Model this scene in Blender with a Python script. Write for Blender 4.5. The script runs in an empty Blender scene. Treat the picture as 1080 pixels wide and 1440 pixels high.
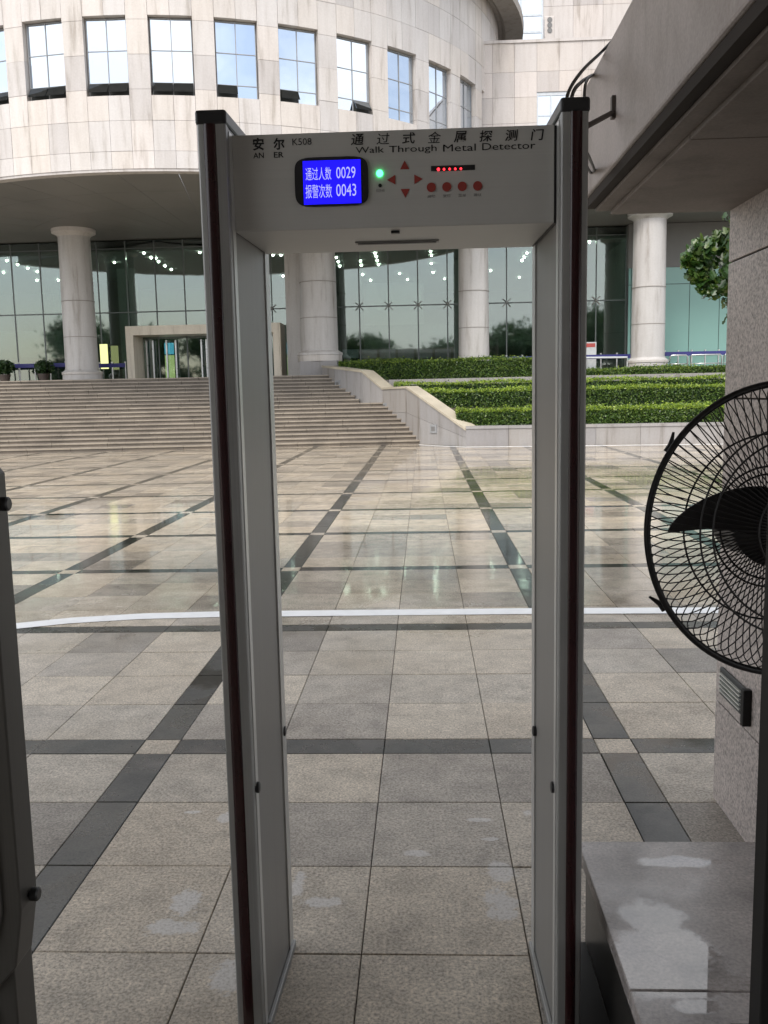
import bpy, bmesh, math, random
from mathutils import Vector, Matrix
random.seed(7)
scene = bpy.context.scene
C = scene.collection
R = math.radians

# ------------------------------------------------------------------ camera
F_PX, CXP, CYP = 1255.0, 540.0, 720.0
PITCH, ROLL, YAW, CZ = R(7.58), R(1.18), R(2.636), 1.62
fwd = Vector((-math.sin(YAW)*math.cos(PITCH), math.cos(YAW)*math.cos(PITCH), -math.sin(PITCH)))
rt0 = Vector((math.cos(YAW), math.sin(YAW), 0)); up0 = rt0.cross(fwd)
rt = rt0*math.cos(ROLL) - up0*math.sin(ROLL); up = rt0*math.sin(ROLL) + up0*math.cos(ROLL)
cam_data = bpy.data.cameras.new('camera'); cam = bpy.data.objects.new('camera', cam_data); C.objects.link(cam)
mw = Matrix((rt, up, -fwd)).transposed().to_4x4(); mw.translation = (0, 0, CZ); cam.matrix_world = mw
cam_data.sensor_fit = 'VERTICAL'; cam_data.sensor_height = 36.0; cam_data.lens = F_PX/1440*36
cam_data.clip_start = 0.05; cam_data.clip_end = 2000
scene.camera = cam
# ------------------------------------------------------------------ sky, sun, exposure
SUN_EL, SUN_AZ = R(52), R(200)      # azimuth clockwise from +Y
world = bpy.data.worlds.new('World'); scene.world = world; world.use_nodes = True
wn = world.node_tree; wn.nodes.clear()
def wnode(t, **kw):
    n = wn.nodes.new(t)
    for k, v in kw.items(): setattr(n, k, v)
    return n
sky = wnode('ShaderNodeTexSky', sky_type='NISHITA', sun_disc=False, sun_elevation=SUN_EL, sun_rotation=SUN_AZ, air_density=1.0, dust_density=2.0)
tc = wnode('ShaderNodeTexCoord'); mp = wnode('ShaderNodeMapping'); mp.inputs['Scale'].default_value = (1, 1, 2.2)
nz = wnode('ShaderNodeTexNoise'); nz.inputs['Scale'].default_value = 2.1; nz.inputs['Detail'].default_value = 6; nz.inputs['Roughness'].default_value = .55
rp = wnode('ShaderNodeValToRGB'); rp.color_ramp.elements[0].position = .36; rp.color_ramp.elements[1].position = .58
rp.color_ramp.elements[0].color = (.22, .22, .22, 1); rp.color_ramp.elements[1].color = (.97, .97, .97, 1)
mx = wnode('ShaderNodeMix', data_type='RGBA'); mx.inputs['B'].default_value = (8.6, 8.7, 8.9, 1)
bg = wnode('ShaderNodeBackground'); bg.inputs['Strength'].default_value = .11
wo = wnode('ShaderNodeOutputWorld')
L = wn.links.new
L(tc.outputs['Generated'], mp.inputs['Vector']); L(mp.outputs['Vector'], nz.inputs['Vector']); L(nz.outputs['Fac'], rp.inputs['Fac'])
L(rp.outputs['Color'], mx.inputs['Factor']); L(sky.outputs['Color'], mx.inputs['A']); L(mx.outputs['Result'], bg.inputs['Color']); L(bg.outputs['Background'], wo.inputs['Surface'])
sd = bpy.data.lights.new('sun', 'SUN'); sd.energy = 1.4; sd.angle = R(20); sd.color = (1, .955, .9)
so = bpy.data.objects.new('sun', sd); C.objects.link(so)
sdir = Vector((math.sin(SUN_AZ)*math.cos(SUN_EL), math.cos(SUN_AZ)*math.cos(SUN_EL), math.sin(SUN_EL)))
so.rotation_euler = sdir.to_track_quat('Z', 'Y').to_euler(); so.location = (0, -20, 30)
scene.view_settings.view_transform = 'Standard'; scene.view_settings.look = 'None'
scene.view_settings.exposure = 1.1; scene.view_settings.gamma = 1.0
scene.view_settings.use_curve_mapping = False
scene.render.engine = 'CYCLES'

# ------------------------------------------------------------------ pixel -> direction helpers
def ray(x, y):
    return fwd*F_PX + rt*(x-CXP) - up*(y-CYP)
def onY(x, y, Y): r = ray(x, y); t = Y/r.y; return Vector((r.x*t, Y, CZ+r.z*t))
def onX(x, y, X): r = ray(x, y); t = X/r.x; return Vector((X, r.y*t, CZ+r.z*t))
def onZ(x, y, Z): r = ray(x, y); t = (Z-CZ)/r.z; return Vector((r.x*t, r.y*t, Z))
def proj(p):
    d = Vector(p)-Vector((0, 0, CZ)); w = d.dot(fwd)
    if w < .05: return None
    return CXP+F_PX*d.dot(rt)/w, CYP-F_PX*d.dot(up)/w

# ------------------------------------------------------------------ materials
class N:
    def __init__(s, name):
        s.m = bpy.data.materials.new(name); s.m.use_nodes = True; s.t = s.m.node_tree; s.t.nodes.clear()
        s.out = s.n('ShaderNodeOutputMaterial')
    def n(s, t, **kw):
        nd = s.t.nodes.new(t)
        for k, v in kw.items(): setattr(nd, k, v)
        return nd
    def l(s, a, b): s.t.links.new(a, b)
    def val(s, sock, v):
        if hasattr(v, 'is_linked') or isinstance(v, bpy.types.NodeSocket): s.l(v, sock)
        else: sock.default_value = v
    def pos(s): return s.n('ShaderNodeNewGeometry').outputs['Position']
    def noise(s, vec, scale, detail=4, rough=.55):
        n = s.n('ShaderNodeTexNoise'); n.inputs['Scale'].default_value = scale; n.inputs['Detail'].default_value = detail; n.inputs['Roughness'].default_value = rough
        s.l(vec, n.inputs['Vector']); return n.outputs['Fac']
    def scalev(s, vec, v):
        n = s.n('ShaderNodeMapping'); n.inputs['Scale'].default_value = v; s.l(vec, n.inputs['Vector']); return n.outputs['Vector']
    def ramp(s, fac, *st):
        r = s.n('ShaderNodeValToRGB'); e = r.color_ramp.elements
        while len(e) < len(st): e.new(.5)
        for i, (p, c) in enumerate(st):
            e[i].position = p; e[i].color = (c, c, c, 1) if isinstance(c, (int, float)) else (*c, 1)
        s.l(fac, r.inputs['Fac']); return r.outputs['Color']
    def mix(s, fac, a, b, mode='MIX'):
        n = s.n('ShaderNodeMix', data_type='RGBA', blend_type=mode)
        s.val(n.inputs['Factor'], fac)
        for k, v in (('A', a), ('B', b)):
            if isinstance(v, tuple): n.inputs[k].default_value = (*v, 1) if len(v) == 3 else v
            else: s.l(v, n.inputs[k])
        return n.outputs['Result']
    def math(s, op, a, b=0.0, clamp=False):
        n = s.n('ShaderNodeMath', operation=op, use_clamp=clamp); s.val(n.inputs[0], a); s.val(n.inputs[1], b); return n.outputs[0]
    def rnd(s):
        a = s.n('ShaderNodeObjectInfo').outputs['Random']; b = s.n('ShaderNodeNewGeometry').outputs['Random Per Island']
        return s.math('FRACT', s.math('ADD', a, b))
    def bump(s, h, strength=.2, dist=.01):
        b = s.n('ShaderNodeBump'); b.inputs['Strength'].default_value = strength; b.inputs['Distance'].default_value = dist; s.l(h, b.inputs['Height']); return b.outputs['Normal']
    def pbsdf(s, color, rough=.5, metal=0, normal=None, spec=.5, **kw):
        p = s.n('ShaderNodeBsdfPrincipled')
        if isinstance(color, tuple): p.inputs['Base Color'].default_value = (*color, 1)
        else: s.l(color, p.inputs['Base Color'])
        s.val(p.inputs['Roughness'], rough); s.val(p.inputs['Metallic'], metal); s.val(p.inputs['Specular IOR Level'], spec)
        if normal is not None: s.l(normal, p.inputs['Normal'])
        for k, v in kw.items(): s.val(p.inputs[k], v)
        return p.outputs['BSDF']
    def done(s, sh): s.l(sh, s.out.inputs['Surface']); return s.m

def mat_simple(name, col, rough=.5, metal=0, var=.12, nscale=8, bump=0, spec=.5):
    k = N(name); p = k.pos(); n = k.noise(p, nscale)
    c = k.mix(1.0, col, k.ramp(n, (.25, 1-var), (.75, 1+var)), 'MULTIPLY')
    r = k.math('ADD', rough-.05, k.math('MULTIPLY', n, .1))
    nm = k.bump(k.noise(p, nscale*6), bump, .005) if bump else None
    return k.done(k.pbsdf(c, r, metal, nm, spec))
def mat_emit(name, col, st):
    k = N(name); e = k.n('ShaderNodeEmission'); e.inputs['Color'].default_value = (*col, 1); e.inputs['Strength'].default_value = st; return k.done(e.outputs[0])

def blobs(k, p, items, ragged=.9, nscale=26):
    # union of ragged-edged patches at given ground points
    nn = k.math('SUBTRACT', k.noise(p, nscale, 5, .7), .5); n2 = k.math('SUBTRACT', k.noise(p, nscale*.3, 3, .6), .5); res = None
    for (cx, cy, cz), rx, ry in items:
        mpn = k.n('ShaderNodeMapping'); mpn.vector_type = 'POINT'; mpn.inputs['Location'].default_value = (-cx/rx, -cy/ry, 0); mpn.inputs['Scale'].default_value = (1/rx, 1/ry, 0); k.l(p, mpn.inputs['Vector'])
        ln = k.n('ShaderNodeVectorMath', operation='LENGTH'); k.l(mpn.outputs[0], ln.inputs[0])
        d = k.math('ADD', ln.outputs['Value'], k.math('ADD', k.math('MULTIPLY', nn, ragged*1.6), k.math('MULTIPLY', n2, ragged*1.6)))
        m = k.math('SUBTRACT', 1.0, d); res = m if res is None else k.math('MAXIMUM', res, m)
    return k.ramp(k.math('MULTIPLY', res, 1.6), (.0, 0), (.2, .3), (.5, 1))
STAINS = [(onZ(x, y, 0), a*1.15, b*1.15) for x, y, a, b in ((262, 1268, .045, .075), (240, 1305, .075, .045), (345, 1312, .04, .035), (419, 1245, .022, .075), (452, 1268, .06, .03), (703, 1225, .05, .06), (705, 1275, .05, .09), (743, 1143, .02, .025), (585, 1200, .05, .02), (318, 1375, .06, .07), (316, 1150, .03, .045), (676, 1153, .05, .015), (690, 1180, .03, .012), (270, 1142, .03, .012))]  # ragged pale patches mixed into the tile colour at these ground points
def mat_paving(name, base, dark=False):
    k = N(name); p = k.pos(); r = k.rnd()
    sp = k.noise(p, 105, 2, .7); sp2 = k.noise(p, 48, 3, .6); big = k.noise(p, 1.3, 4, .6); mid = k.noise(p, 7, 5, .6)
    c = k.mix(1.0, base, k.ramp(sp, (.3, .52), (.5, 1.0), (.7, 1.38)), 'MULTIPLY')
    c = k.mix(1.0, c, k.ramp(sp2, (.3, .82), (.7, 1.14)), 'MULTIPLY')
    c = k.mix(1.0, c, k.ramp(mid, (.28, .74), (.5, .97), (.68, 1.1)), 'MULTIPLY')
    c = k.mix(1.0, c, k.ramp(r, (0, (.56, .555, .565)), (.2, (.78, .77, .775)), (.42, (.96, .95, .94)), (.8, (1.03, .985, .93)), (1, (1.12, 1.09, 1.05))), 'MULTIPLY')
    # rain-wet beyond the drip line of the roof, dry with damp spots under it
    sep = k.n('ShaderNodeSeparateXYZ'); k.l(p, sep.inputs[0])
    yv = k.math('ADD', sep.outputs['Y'], k.math('MULTIPLY', k.math('SUBTRACT', big, .5), 5.0))
    mr = k.n('ShaderNodeMapRange'); mr.interpolation_type = 'SMOOTHSTEP'; mr.inputs['From Min'].default_value = 4.2; mr.inputs['From Max'].default_value = 7.8
    k.l(yv, mr.inputs['Value'])
    damp = k.ramp(k.noise(k.scalev(p, (1, 1, 1)), .9, 5, .6), (.56, 0), (.66, .55))
    wet = k.math('MAXIMUM', mr.outputs[0], damp, True)
    if dark: wet = k.math('MAXIMUM', wet, k.ramp(k.noise(p, 2.3, 5, .6), (.38, .25), (.6, .85)), True)
    grime = k.ramp(k.noise(p, .55, 6, .65), (.34, (.76, .74, .72)), (.52, (1, 1, 1))); c = k.mix(1.0, c, grime, 'MULTIPLY')
    c = k.mix(wet, c, k.mix(1.0, c, (.93, .90, .84), 'MULTIPLY'))
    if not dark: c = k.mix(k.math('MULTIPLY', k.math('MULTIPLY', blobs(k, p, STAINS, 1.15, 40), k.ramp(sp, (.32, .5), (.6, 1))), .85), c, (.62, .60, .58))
    wvar = k.ramp(k.noise(k.scalev(p, (.8, .8, 1)), 1.1, 5, .62), (.33, .02), (.5, .06), (.68, .15))
    wr = k.math('ADD', wvar, k.math('MULTIPLY', r, .05))
    dry = k.math('ADD', .5, k.math('MULTIPLY', sp2, .2))
    rmix = k.n('ShaderNodeMix'); k.l(wet, rmix.inputs['Factor']); k.l(dry, rmix.inputs['A']); k.l(wr, rmix.inputs['B'])
    bs = k.math('MULTIPLY', k.math('SUBTRACT', 1.08, wet), .35)
    b = k.n('ShaderNodeBump'); b.inputs['Distance'].default_value = .002; k.l(bs, b.inputs['Strength']); k.l(sp, b.inputs['Height'])
    b2 = k.n('ShaderNodeBump'); b2.inputs['Distance'].default_value = .004; b2.inputs['Strength'].default_value = .035; k.l(k.noise(p, 5, 3), b2.inputs['Height']); k.l(b.outputs['Normal'], b2.inputs['Normal'])
    return k.done(k.pbsdf(c, rmix.outputs['Result'], 0, b2.outputs['Normal'], .5))

def mat_granite(name, base, scale=120, rough=.45, stain=.2, contrast=.45, bump=.1):
    k = N(name); p = k.pos(); sp = k.noise(p, scale, 2, .6); big = k.noise(p, 1.2, 5, .6); r = k.rnd()
    c = k.mix(1.0, base, k.ramp(sp, (.3, 1-contrast), (.5, 1.0), (.7, 1+contrast*.7)), 'MULTIPLY')
    c = k.mix(1.0, c, k.ramp(big, (.3, 1-stain), (.65, 1+stain*.3)), 'MULTIPLY')
    c = k.mix(1.0, c, k.ramp(r, (0, .92), (1, 1.05)), 'MULTIPLY')
    return k.done(k.pbsdf(c, rough, 0, k.bump(sp, bump, .003)))

def mat_plinth(name, base):
    k = N(name); p = k.pos(); sp = k.noise(p, 110, 2, .6); big = k.noise(p, 4, 5, .6)
    c = k.mix(1.0, base, k.ramp(sp, (.3, .66), (.7, 1.3)), 'MULTIPLY'); c = k.mix(1.0, c, k.ramp(big, (.32, .45), (.46, .85), (.6, 1.12)), 'MULTIPLY')
    pool = blobs(k, p, [(onZ(x, y, .3), a*1.3, b*1.3) for x, y, a, b in ((915, 1290, .07, .06), (935, 1340, .12, .10), (950, 1380, .13, .05), (950, 1212, .10, .025), (985, 1415, .05, .02))], .8, 16)
    film = k.ramp(k.noise(p, 6, 4, .6), (.3, .22), (.7, .42)); rr = k.n('ShaderNodeMix'); k.l(pool, rr.inputs['Factor']); k.l(film, rr.inputs['A']); rr.inputs['B'].default_value = .02
    b = k.n('ShaderNodeBump'); b.inputs['Distance'].default_value = .002; k.l(k.math('MULTIPLY', k.math('SUBTRACT', 1, pool), .12), b.inputs['Strength']); k.l(sp, b.inputs['Height'])
    return k.done(k.pbsdf(c, rr.outputs['Result'], 0, b.outputs['Normal'], .85))
def mat_facade(name, base):
    k = N(name); p = k.pos(); r = k.rnd()
    streak = k.noise(k.scalev(p, (3.2, 3.2, .35)), 1.4, 5, .62)
    big = k.noise(p, .35, 3); fine = k.noise(p, 22, 3)
    c = k.mix(1.0, base, k.ramp(r, (0, (.82, .805, .80)), (.35, (.98, .98, .98)), (.75, (1.0, .965, .915)), (1, (1.06, 1.04, 1.03))), 'MULTIPLY')
    c = k.mix(1.0, c, k.ramp(streak, (.28, (.62, .59, .55)), (.44, (.93, .92, .91)), (.6, (1, 1, 1))), 'MULTIPLY')
    c = k.mix(1.0, c, k.ramp(fine, (.3, .95), (.7, 1.04)), 'MULTIPLY')
    c = k.mix(1.0, c, k.ramp(big, (.3, .93), (.7, 1.05)), 'MULTIPLY')
    return k.done(k.pbsdf(c, .42, 0, k.bump(fine, .05, .003)))

def mat_concrete(name, base):
    k = N(name); p = k.pos()
    streak = k.noise(k.scalev(p, (2.6, 2.6, .7)), 1.7, 6, .68); big = k.noise(p, 2.1, 6, .62); fine = k.noise(p, 90, 3, .7)
    c = k.mix(1.0, base, k.ramp(streak, (.3, (.70, .67, .65)), (.45, (.96, .95, .94)), (.72, (1.06, 1.05, 1.05))), 'MULTIPLY')
    c = k.mix(1.0, c, k.ramp(big, (.3, (.70, .68, .65)), (.55, (1, 1, 1)), (.75, (1.08, 1.06, 1.05))), 'MULTIPLY')
    c = k.mix(1.0, c, k.ramp(fine, (.3, .86), (.7, 1.1)), 'MULTIPLY')
    return k.done(k.pbsdf(c, .7, 0, k.bump(fine, .18, .003)))

def mat_brushed(name, col, rough=.38, metal=.6, grain=(120, 120, .6), amt=.06, dirt=.12):
    k = N(name); p = k.pos(); g = k.noise(k.scalev(p, grain), 3, 2); d = k.noise(p, 4, 5, .6)
    c = k.mix(1.0, col, k.ramp(g, (.3, 1-amt), (.7, 1+amt)), 'MULTIPLY'); c = k.mix(1.0, c, k.ramp(d, (.3, 1-dirt), (.7, 1.03)), 'MULTIPLY')
    r = k.math('ADD', rough-.06, k.math('MULTIPLY', d, .14))
    return k.done(k.pbsdf(c, r, metal, k.bump(g, .02, .001)))

def mat_glass(name, tint, ior=1.6, rough=.012, gain=1.0):
    k = N(name); t = k.n('ShaderNodeBsdfTransparent'); t.inputs['Color'].default_value = (*tint, 1)
    g = k.n('ShaderNodeBsdfGlossy'); g.inputs['Roughness'].default_value = rough; g.inputs['Color'].default_value = (.93, .97, .95, 1)
    wob = k.bump(k.noise(k.pos(), .7, 2), .03, .05); k.l(wob, g.inputs['Normal'])
    f = k.n('ShaderNodeFresnel'); f.inputs['IOR'].default_value = ior
    fac = k.math('MULTIPLY', f.outputs[0], gain, True)
    m = k.n('ShaderNodeMixShader'); k.l(fac, m.inputs[0]); k.l(t.outputs[0], m.inputs[1]); k.l(g.outputs[0], m.inputs[2])
    return k.done(m.outputs[0])
def mat_mirrorglass(name, col):
    k = N(name); d = k.pbsdf((.02, .028, .035), .1)
    g = k.n('ShaderNodeBsdfGlossy'); g.inputs['Roughness'].default_value = .015; g.inputs['Color'].default_value = (*col, 1)
    k.l(k.bump(k.noise(k.pos(), 1.1, 2), .06, .05), g.inputs['Normal'])
    m = k.n('ShaderNodeMixShader'); m.inputs[0].default_value = .82; k.l(d, m.inputs[1]); k.l(g.outputs[0], m.inputs[2]); return k.done(m.outputs[0])
def mat_leaf(name, a, b, c):
    k = N(name); r = k.n('ShaderNodeNewGeometry').outputs['Random Per Island']; big = k.noise(k.pos(), 1.4, 3)
    col = k.ramp(r, (0, a), (.55, b), (1, c)); col = k.mix(1.0, col, k.ramp(big, (.3, .75), (.7, 1.2)), 'MULTIPLY')
    p = k.pbsdf(col, .38); t = k.n('ShaderNodeBsdfTranslucent'); k.l(k.mix(1.0, col, (1.3, 1.5, .6), 'MULTIPLY'), t.inputs['Color'])
    m = k.n('ShaderNodeMixShader'); m.inputs[0].default_value = .28; k.l(p, m.inputs[1]); k.l(t.outputs[0], m.inputs[2]); return k.done(m.outputs[0])
def mat_water(name):
    k = N(name); t = k.n('ShaderNodeBsdfTransparent'); t.inputs['Color'].default_value = (.97, .97, .97, 1)
    g = k.n('ShaderNodeBsdfGlossy'); g.inputs['Roughness'].default_value = .05
    k.l(k.bump(k.noise(k.pos(), 30, 3), .05, .004), g.inputs['Normal'])
    f = k.n('ShaderNodeFresnel'); f.inputs['IOR'].default_value = 1.5
    m = k.n('ShaderNodeMixShader'); k.l(k.math('MULTIPLY', f.outputs[0], 2.6, True), m.inputs[0]); k.l(t.outputs[0], m.inputs[1]); k.l(g.outputs[0], m.inputs[2]); return k.done(m.outputs[0])

M = dict(
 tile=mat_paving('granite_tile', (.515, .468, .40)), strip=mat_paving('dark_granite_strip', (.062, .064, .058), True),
 joint=mat_simple('joint_grout', (.07, .065, .055), .8), facade=mat_facade('facade_stone', (.56, .53, .508)), facade2=mat_facade('wing_stone', (.53, .49, .465)),
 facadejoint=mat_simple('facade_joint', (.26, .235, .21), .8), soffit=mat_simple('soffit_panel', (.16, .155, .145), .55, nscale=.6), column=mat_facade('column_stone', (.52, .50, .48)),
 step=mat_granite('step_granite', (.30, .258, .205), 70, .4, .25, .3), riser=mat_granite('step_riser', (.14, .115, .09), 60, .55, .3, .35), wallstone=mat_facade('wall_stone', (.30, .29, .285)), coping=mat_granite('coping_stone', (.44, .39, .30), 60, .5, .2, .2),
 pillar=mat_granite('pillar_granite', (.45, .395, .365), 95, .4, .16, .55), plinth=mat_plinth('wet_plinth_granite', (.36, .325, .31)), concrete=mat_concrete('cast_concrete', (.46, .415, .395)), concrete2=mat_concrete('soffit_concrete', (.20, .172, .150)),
 roofc=mat_concrete('roof_concrete', (.34, .33, .31)), darkstrip=mat_simple('drip_edge', (.045, .038, .033), .85, spec=.2),
 alu=mat_brushed('aluminium_profile', (.34, .34, .33), .46, .5), panel=mat_brushed('grey_laminate', (.25, .242, .228), .42, .15), bar=mat_brushed('grey_crossbar_paint', (.52, .515, .49), .48, .2, (.6, 60, 60), .02, .05),
 trim=mat_brushed('pale_lit_aluminium_trim', (.60, .60, .585), .36, .55), maroon=mat_simple('maroon_strip', (.028, .008, .009), .2, 0, .2), blackp=mat_simple('black_plastic', (.018, .018, .019), .38), ink=mat_simple('black_ink', (.012, .012, .013), .5), inkgrey=mat_simple('grey_ink', (.16, .155, .15), .5),
 red=mat_simple('red_button', (.30, .045, .035), .4), screen=mat_emit('screen_blue', (.010, .006, .85), .95), screentext=mat_emit('screen_text', (.36, .36, .9), .7),
 ledg=mat_emit('green_led', (.05, 1, .25), 3.5), ledr=mat_emit('red_led', (1, .02, .03), 2.5),
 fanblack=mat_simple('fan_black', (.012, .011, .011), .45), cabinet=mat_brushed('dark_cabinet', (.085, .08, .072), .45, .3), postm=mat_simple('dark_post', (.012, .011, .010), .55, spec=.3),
 steel=mat_brushed('stainless_steel', (.55, .55, .54), .28, .9), white=mat_simple('white_line_paint', (.84, .84, .83), .42, nscale=9, var=.07),
 glass=mat_glass('lobby_glass', (.52, .62, .57), 1.7, .03, gain=2.3), winglass=mat_mirrorglass('window_glass', (.64, .71, .79)), ventglass=mat_mirrorglass('vent_glass', (.26, .29, .32)), winframe=mat_simple('window_frame', (.27, .275, .28), .4), winframe2=mat_simple('pale_window_frame', (.5, .53, .56), .4),
 teal=mat_simple('frosted_teal_glass', (.20, .36, .32), .22, nscale=.5, var=.05), mullion=mat_simple('mullion', (.10, .115, .108), .4), inwall=mat_simple('lobby_wall', (.36, .40, .38), .6), inpale=mat_simple('lobby_pale_wall', (.5, .52, .52), .5), indark=mat_simple('lobby_dark', (.055, .06, .058), .5), ceil=mat_simple('lobby_ceiling', (.42, .46, .44), .6),
 lamp=mat_emit('downlight', (1, .95, .86), 45), portal=mat_facade('portal_stone', (.72, .66, .55)), posterb=mat_emit('poster_cyan', (.15, .55, .85), .8), postery=mat_emit('poster_yellow', (.75, .78, .35), .7), posterw=mat_simple('poster_lavender', (.66, .66, .8), .5), posterr=mat_simple('poster_red', (.4, .07, .06), .5),
 blue=mat_simple('blue_belt', (.03, .03, .16), .5), hedge=mat_leaf('hedge_leaf', (.035, .07, .014), (.075, .14, .026), (.17, .235, .046)), hedgetip=mat_leaf('hedge_pale_leaf', (.12, .19, .02), (.24, .33, .035), (.36, .43, .07)), hedgecore=mat_simple('hedge_core', (.012, .028, .008), .9), soil=mat_simple('soil', (.06, .05, .035), .9),
 leaf=mat_leaf('tree_leaf', (.016, .042, .010), (.035, .085, .018), (.11, .15, .035)), bark=mat_simple('bark', (.09, .075, .06), .85, bump=.5), bgleaf=mat_leaf('far_leaf', (.015, .04, .012), (.03, .07, .02), (.06, .1, .03)),
 water=mat_water('puddle_water'), cable=mat_simple('black_cable', (.015, .015, .015), .45), pot=mat_simple('dark_pot', (.08, .06, .05), .6), vent=mat_simple('vent_grey', (.03, .033, .033), .5), ventw=mat_simple('vent_slat', (.55, .55, .5), .4), rust=mat_simple('weathered_steel', (.10, .085, .075), .6, .4),
 asphalt=mat_simple('far_ground', (.14, .135, .125), .7, nscale=.4), lodge=mat_simple('lodge_wall', (.22, .21, .2), .7))

# ------------------------------------------------------------------ mesh builder
class MB:
    def __init__(s): s.v = []; s.f = []
    def add(s, vs, fs):
        o = len(s.v); s.v += [tuple(v) for v in vs]; s.f += [tuple(i+o for i in f) for f in fs]; return s
    def box(s, x0, x1, y0, y1, z0, z1):
        return s.add([(x0,y0,z0),(x1,y0,z0),(x1,y1,z0),(x0,y1,z0),(x0,y0,z1),(x1,y0,z1),(x1,y1,z1),(x0,y1,z1)],
                     [(0,3,2,1),(4,5,6,7),(0,1,5,4),(1,2,6,5),(2,3,7,6),(3,0,4,7)])
    def prism(s, pts, z0, z1):          # pts CCW in XY
        n = len(pts); z0s = z0 if isinstance(z0, (list, tuple)) else [z0]*n; z1s = z1 if isinstance(z1, (list, tuple)) else [z1]*n
        vs = [(p[0], p[1], z) for p, z in zip(pts, z0s)]+[(p[0], p[1], z) for p, z in zip(pts, z1s)]
        return s.add(vs, [tuple(range(n-1, -1, -1)), tuple(range(n, 2*n))]+[(i, (i+1) % n, n+(i+1) % n, n+i) for i in range(n)])
    def prism_y(s, pts, y0, y1):        # pts in XZ, CCW seen from -Y
        n = len(pts); vs = [(p[0], y0, p[1]) for p in pts]+[(p[0], y1, p[1]) for p in pts]
        return s.add(vs, [tuple(range(n)), tuple(range(2*n-1, n-1, -1))]+[(i, n+i, n+(i+1) % n, (i+1) % n) for i in range(n)])
    def tube(s, pts, r, seg=8, closed=False, ref=(0, 0, 1)):
        pts = [Vector(p) for p in pts]; n = len(pts); rr = r if isinstance(r, (list, tuple)) else [r]*n
        ref = Vector(ref); vs = []
        for i, p in enumerate(pts):
            if closed: d = pts[(i+1) % n]-pts[i-1]
            else: d = pts[min(i+1, n-1)]-pts[max(i-1, 0)]
            d.normalize(); a = ref.cross(d)
            if a.length < .05: a = Vector((1, 0, 0)).cross(d)
            a.normalize(); b = d.cross(a)
            for k in range(seg):
                t = 2*math.pi*k/seg; vs.append(p+(a*math.cos(t)+b*math.sin(t))*rr[i])
        fs = []
        for i in range(n if closed else n-1):
            j = (i+1) % n
            for k in range(seg): fs.append((i*seg+k, i*seg+(k+1) % seg, j*seg+(k+1) % seg, j*seg+k))
        if not closed: fs += [tuple(range(seg-1, -1, -1)), tuple(range((n-1)*seg, n*seg))]
        return s.add(vs, fs)
    def lathe(s, prof, cx=0, cy=0, seg=48, cap=True):
        n = len(prof); vs = []
        for r, z in prof:
            for k in range(seg):
                t = 2*math.pi*k/seg; vs.append((cx+r*math.cos(t), cy+r*math.sin(t), z))
        fs = [(i*seg+k, i*seg+(k+1) % seg, (i+1)*seg+(k+1) % seg, (i+1)*seg+k) for i in range(n-1) for k in range(seg)]
        if cap: fs += [tuple(range(seg-1, -1, -1)), tuple(range((n-1)*seg, n*seg))]
        return s.add(vs, fs)
    def xf(s, mat): s.v = [tuple(mat @ Vector(v)) for v in s.v]; return s
    def mesh(s, name, mat, smooth=False):
        me = bpy.data.meshes.new(name); me.from_pydata(s.v, [], s.f); me.materials.append(mat)
        if smooth: me.polygons.foreach_set('use_smooth', [True]*len(me.polygons))
        me.update(); return me
    def build(s, name, mat, parent=None, smooth=False, bevel=0, loc=None):
        return link(name, s.mesh(name, mat, smooth), parent, bevel, loc)
def link(name, me, parent=None, bevel=0, loc=None):
    o = bpy.data.objects.new(name, me); C.objects.link(o)
    if parent is not None:
        o.parent = parent
        w = parent
        off = Vector((0, 0, 0))
        while w is not None: off += w.location; w = w.parent
        o.location = (Vector(loc) if loc is not None else Vector((0, 0, 0))) - off
    elif loc is not None: o.location = loc
    if bevel:
        b = o.modifiers.new('bevel', 'BEVEL'); b.width = bevel; b.segments = 2; b.limit_method = 'ANGLE'
    return o
def empty(name, loc, label, cat, group=None):
    o = bpy.data.objects.new(name, None); C.objects.link(o); o.location = loc; return tag(o, label, cat, group)
def tag(o, label=None, cat=None, group=None, kind=None):
    if label: o['label'] = label
    if cat: o['category'] = cat
    if group: o['group'] = group
    if kind: o['kind'] = kind
    return o
def smooth_by_angle(o, ang=35):
    me = o.data; bm = bmesh.new(); bm.from_mesh(me)
    for f in bm.faces: f.smooth = True
    for e in bm.edges:
        if len(e.link_faces) == 2 and e.calc_face_angle(0) > R(ang): e.smooth = False
    bm.to_mesh(me); bm.free(); return o
def box(name, mat, parent, x0, x1, y0, y1, z0, z1, bevel=0): return MB().box(x0, x1, y0, y1, z0, z1).build(name, mat, parent, bevel=bevel)

# ================================================================== SETTING: ground and plaza
g = MB().add([(-300, -300, -.12), (300, -300, -.12), (300, 400, -.12), (-300, 400, -.12)], [(0, 1, 2, 3)]).build('ground', M['asphalt']); tag(g, kind='structure')
plaza = MB().box(-24, 20, -9, 29.5, -.1, -.012).build('plaza', M['joint']); tag(plaza, kind='structure')
X0, Y0, P, BW = .857, 3.95, 2.12, .17
TS = (P-BW)/4; GAP = .0035
def slab_mesh(name, w, d, mat):
    a, b = w/2-GAP/2, d/2-GAP/2; c = .0025
    vs = [(-a,-b,-.03),(a,-b,-.03),(a,b,-.03),(-a,b,-.03),(-a,-b,-c),(a,-b,-c),(a,b,-c),(-a,b,-c),(-a+c,-b+c,0),(a-c,-b+c,0),(a-c,b-c,0),(-a+c,b-c,0)]
    fs = [(0,1,5,4),(1,2,6,5),(2,3,7,6),(3,0,4,7),(4,5,9,8),(5,6,10,9),(6,7,11,10),(7,4,8,11),(8,9,10,11)]
    return vs, fs
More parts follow.
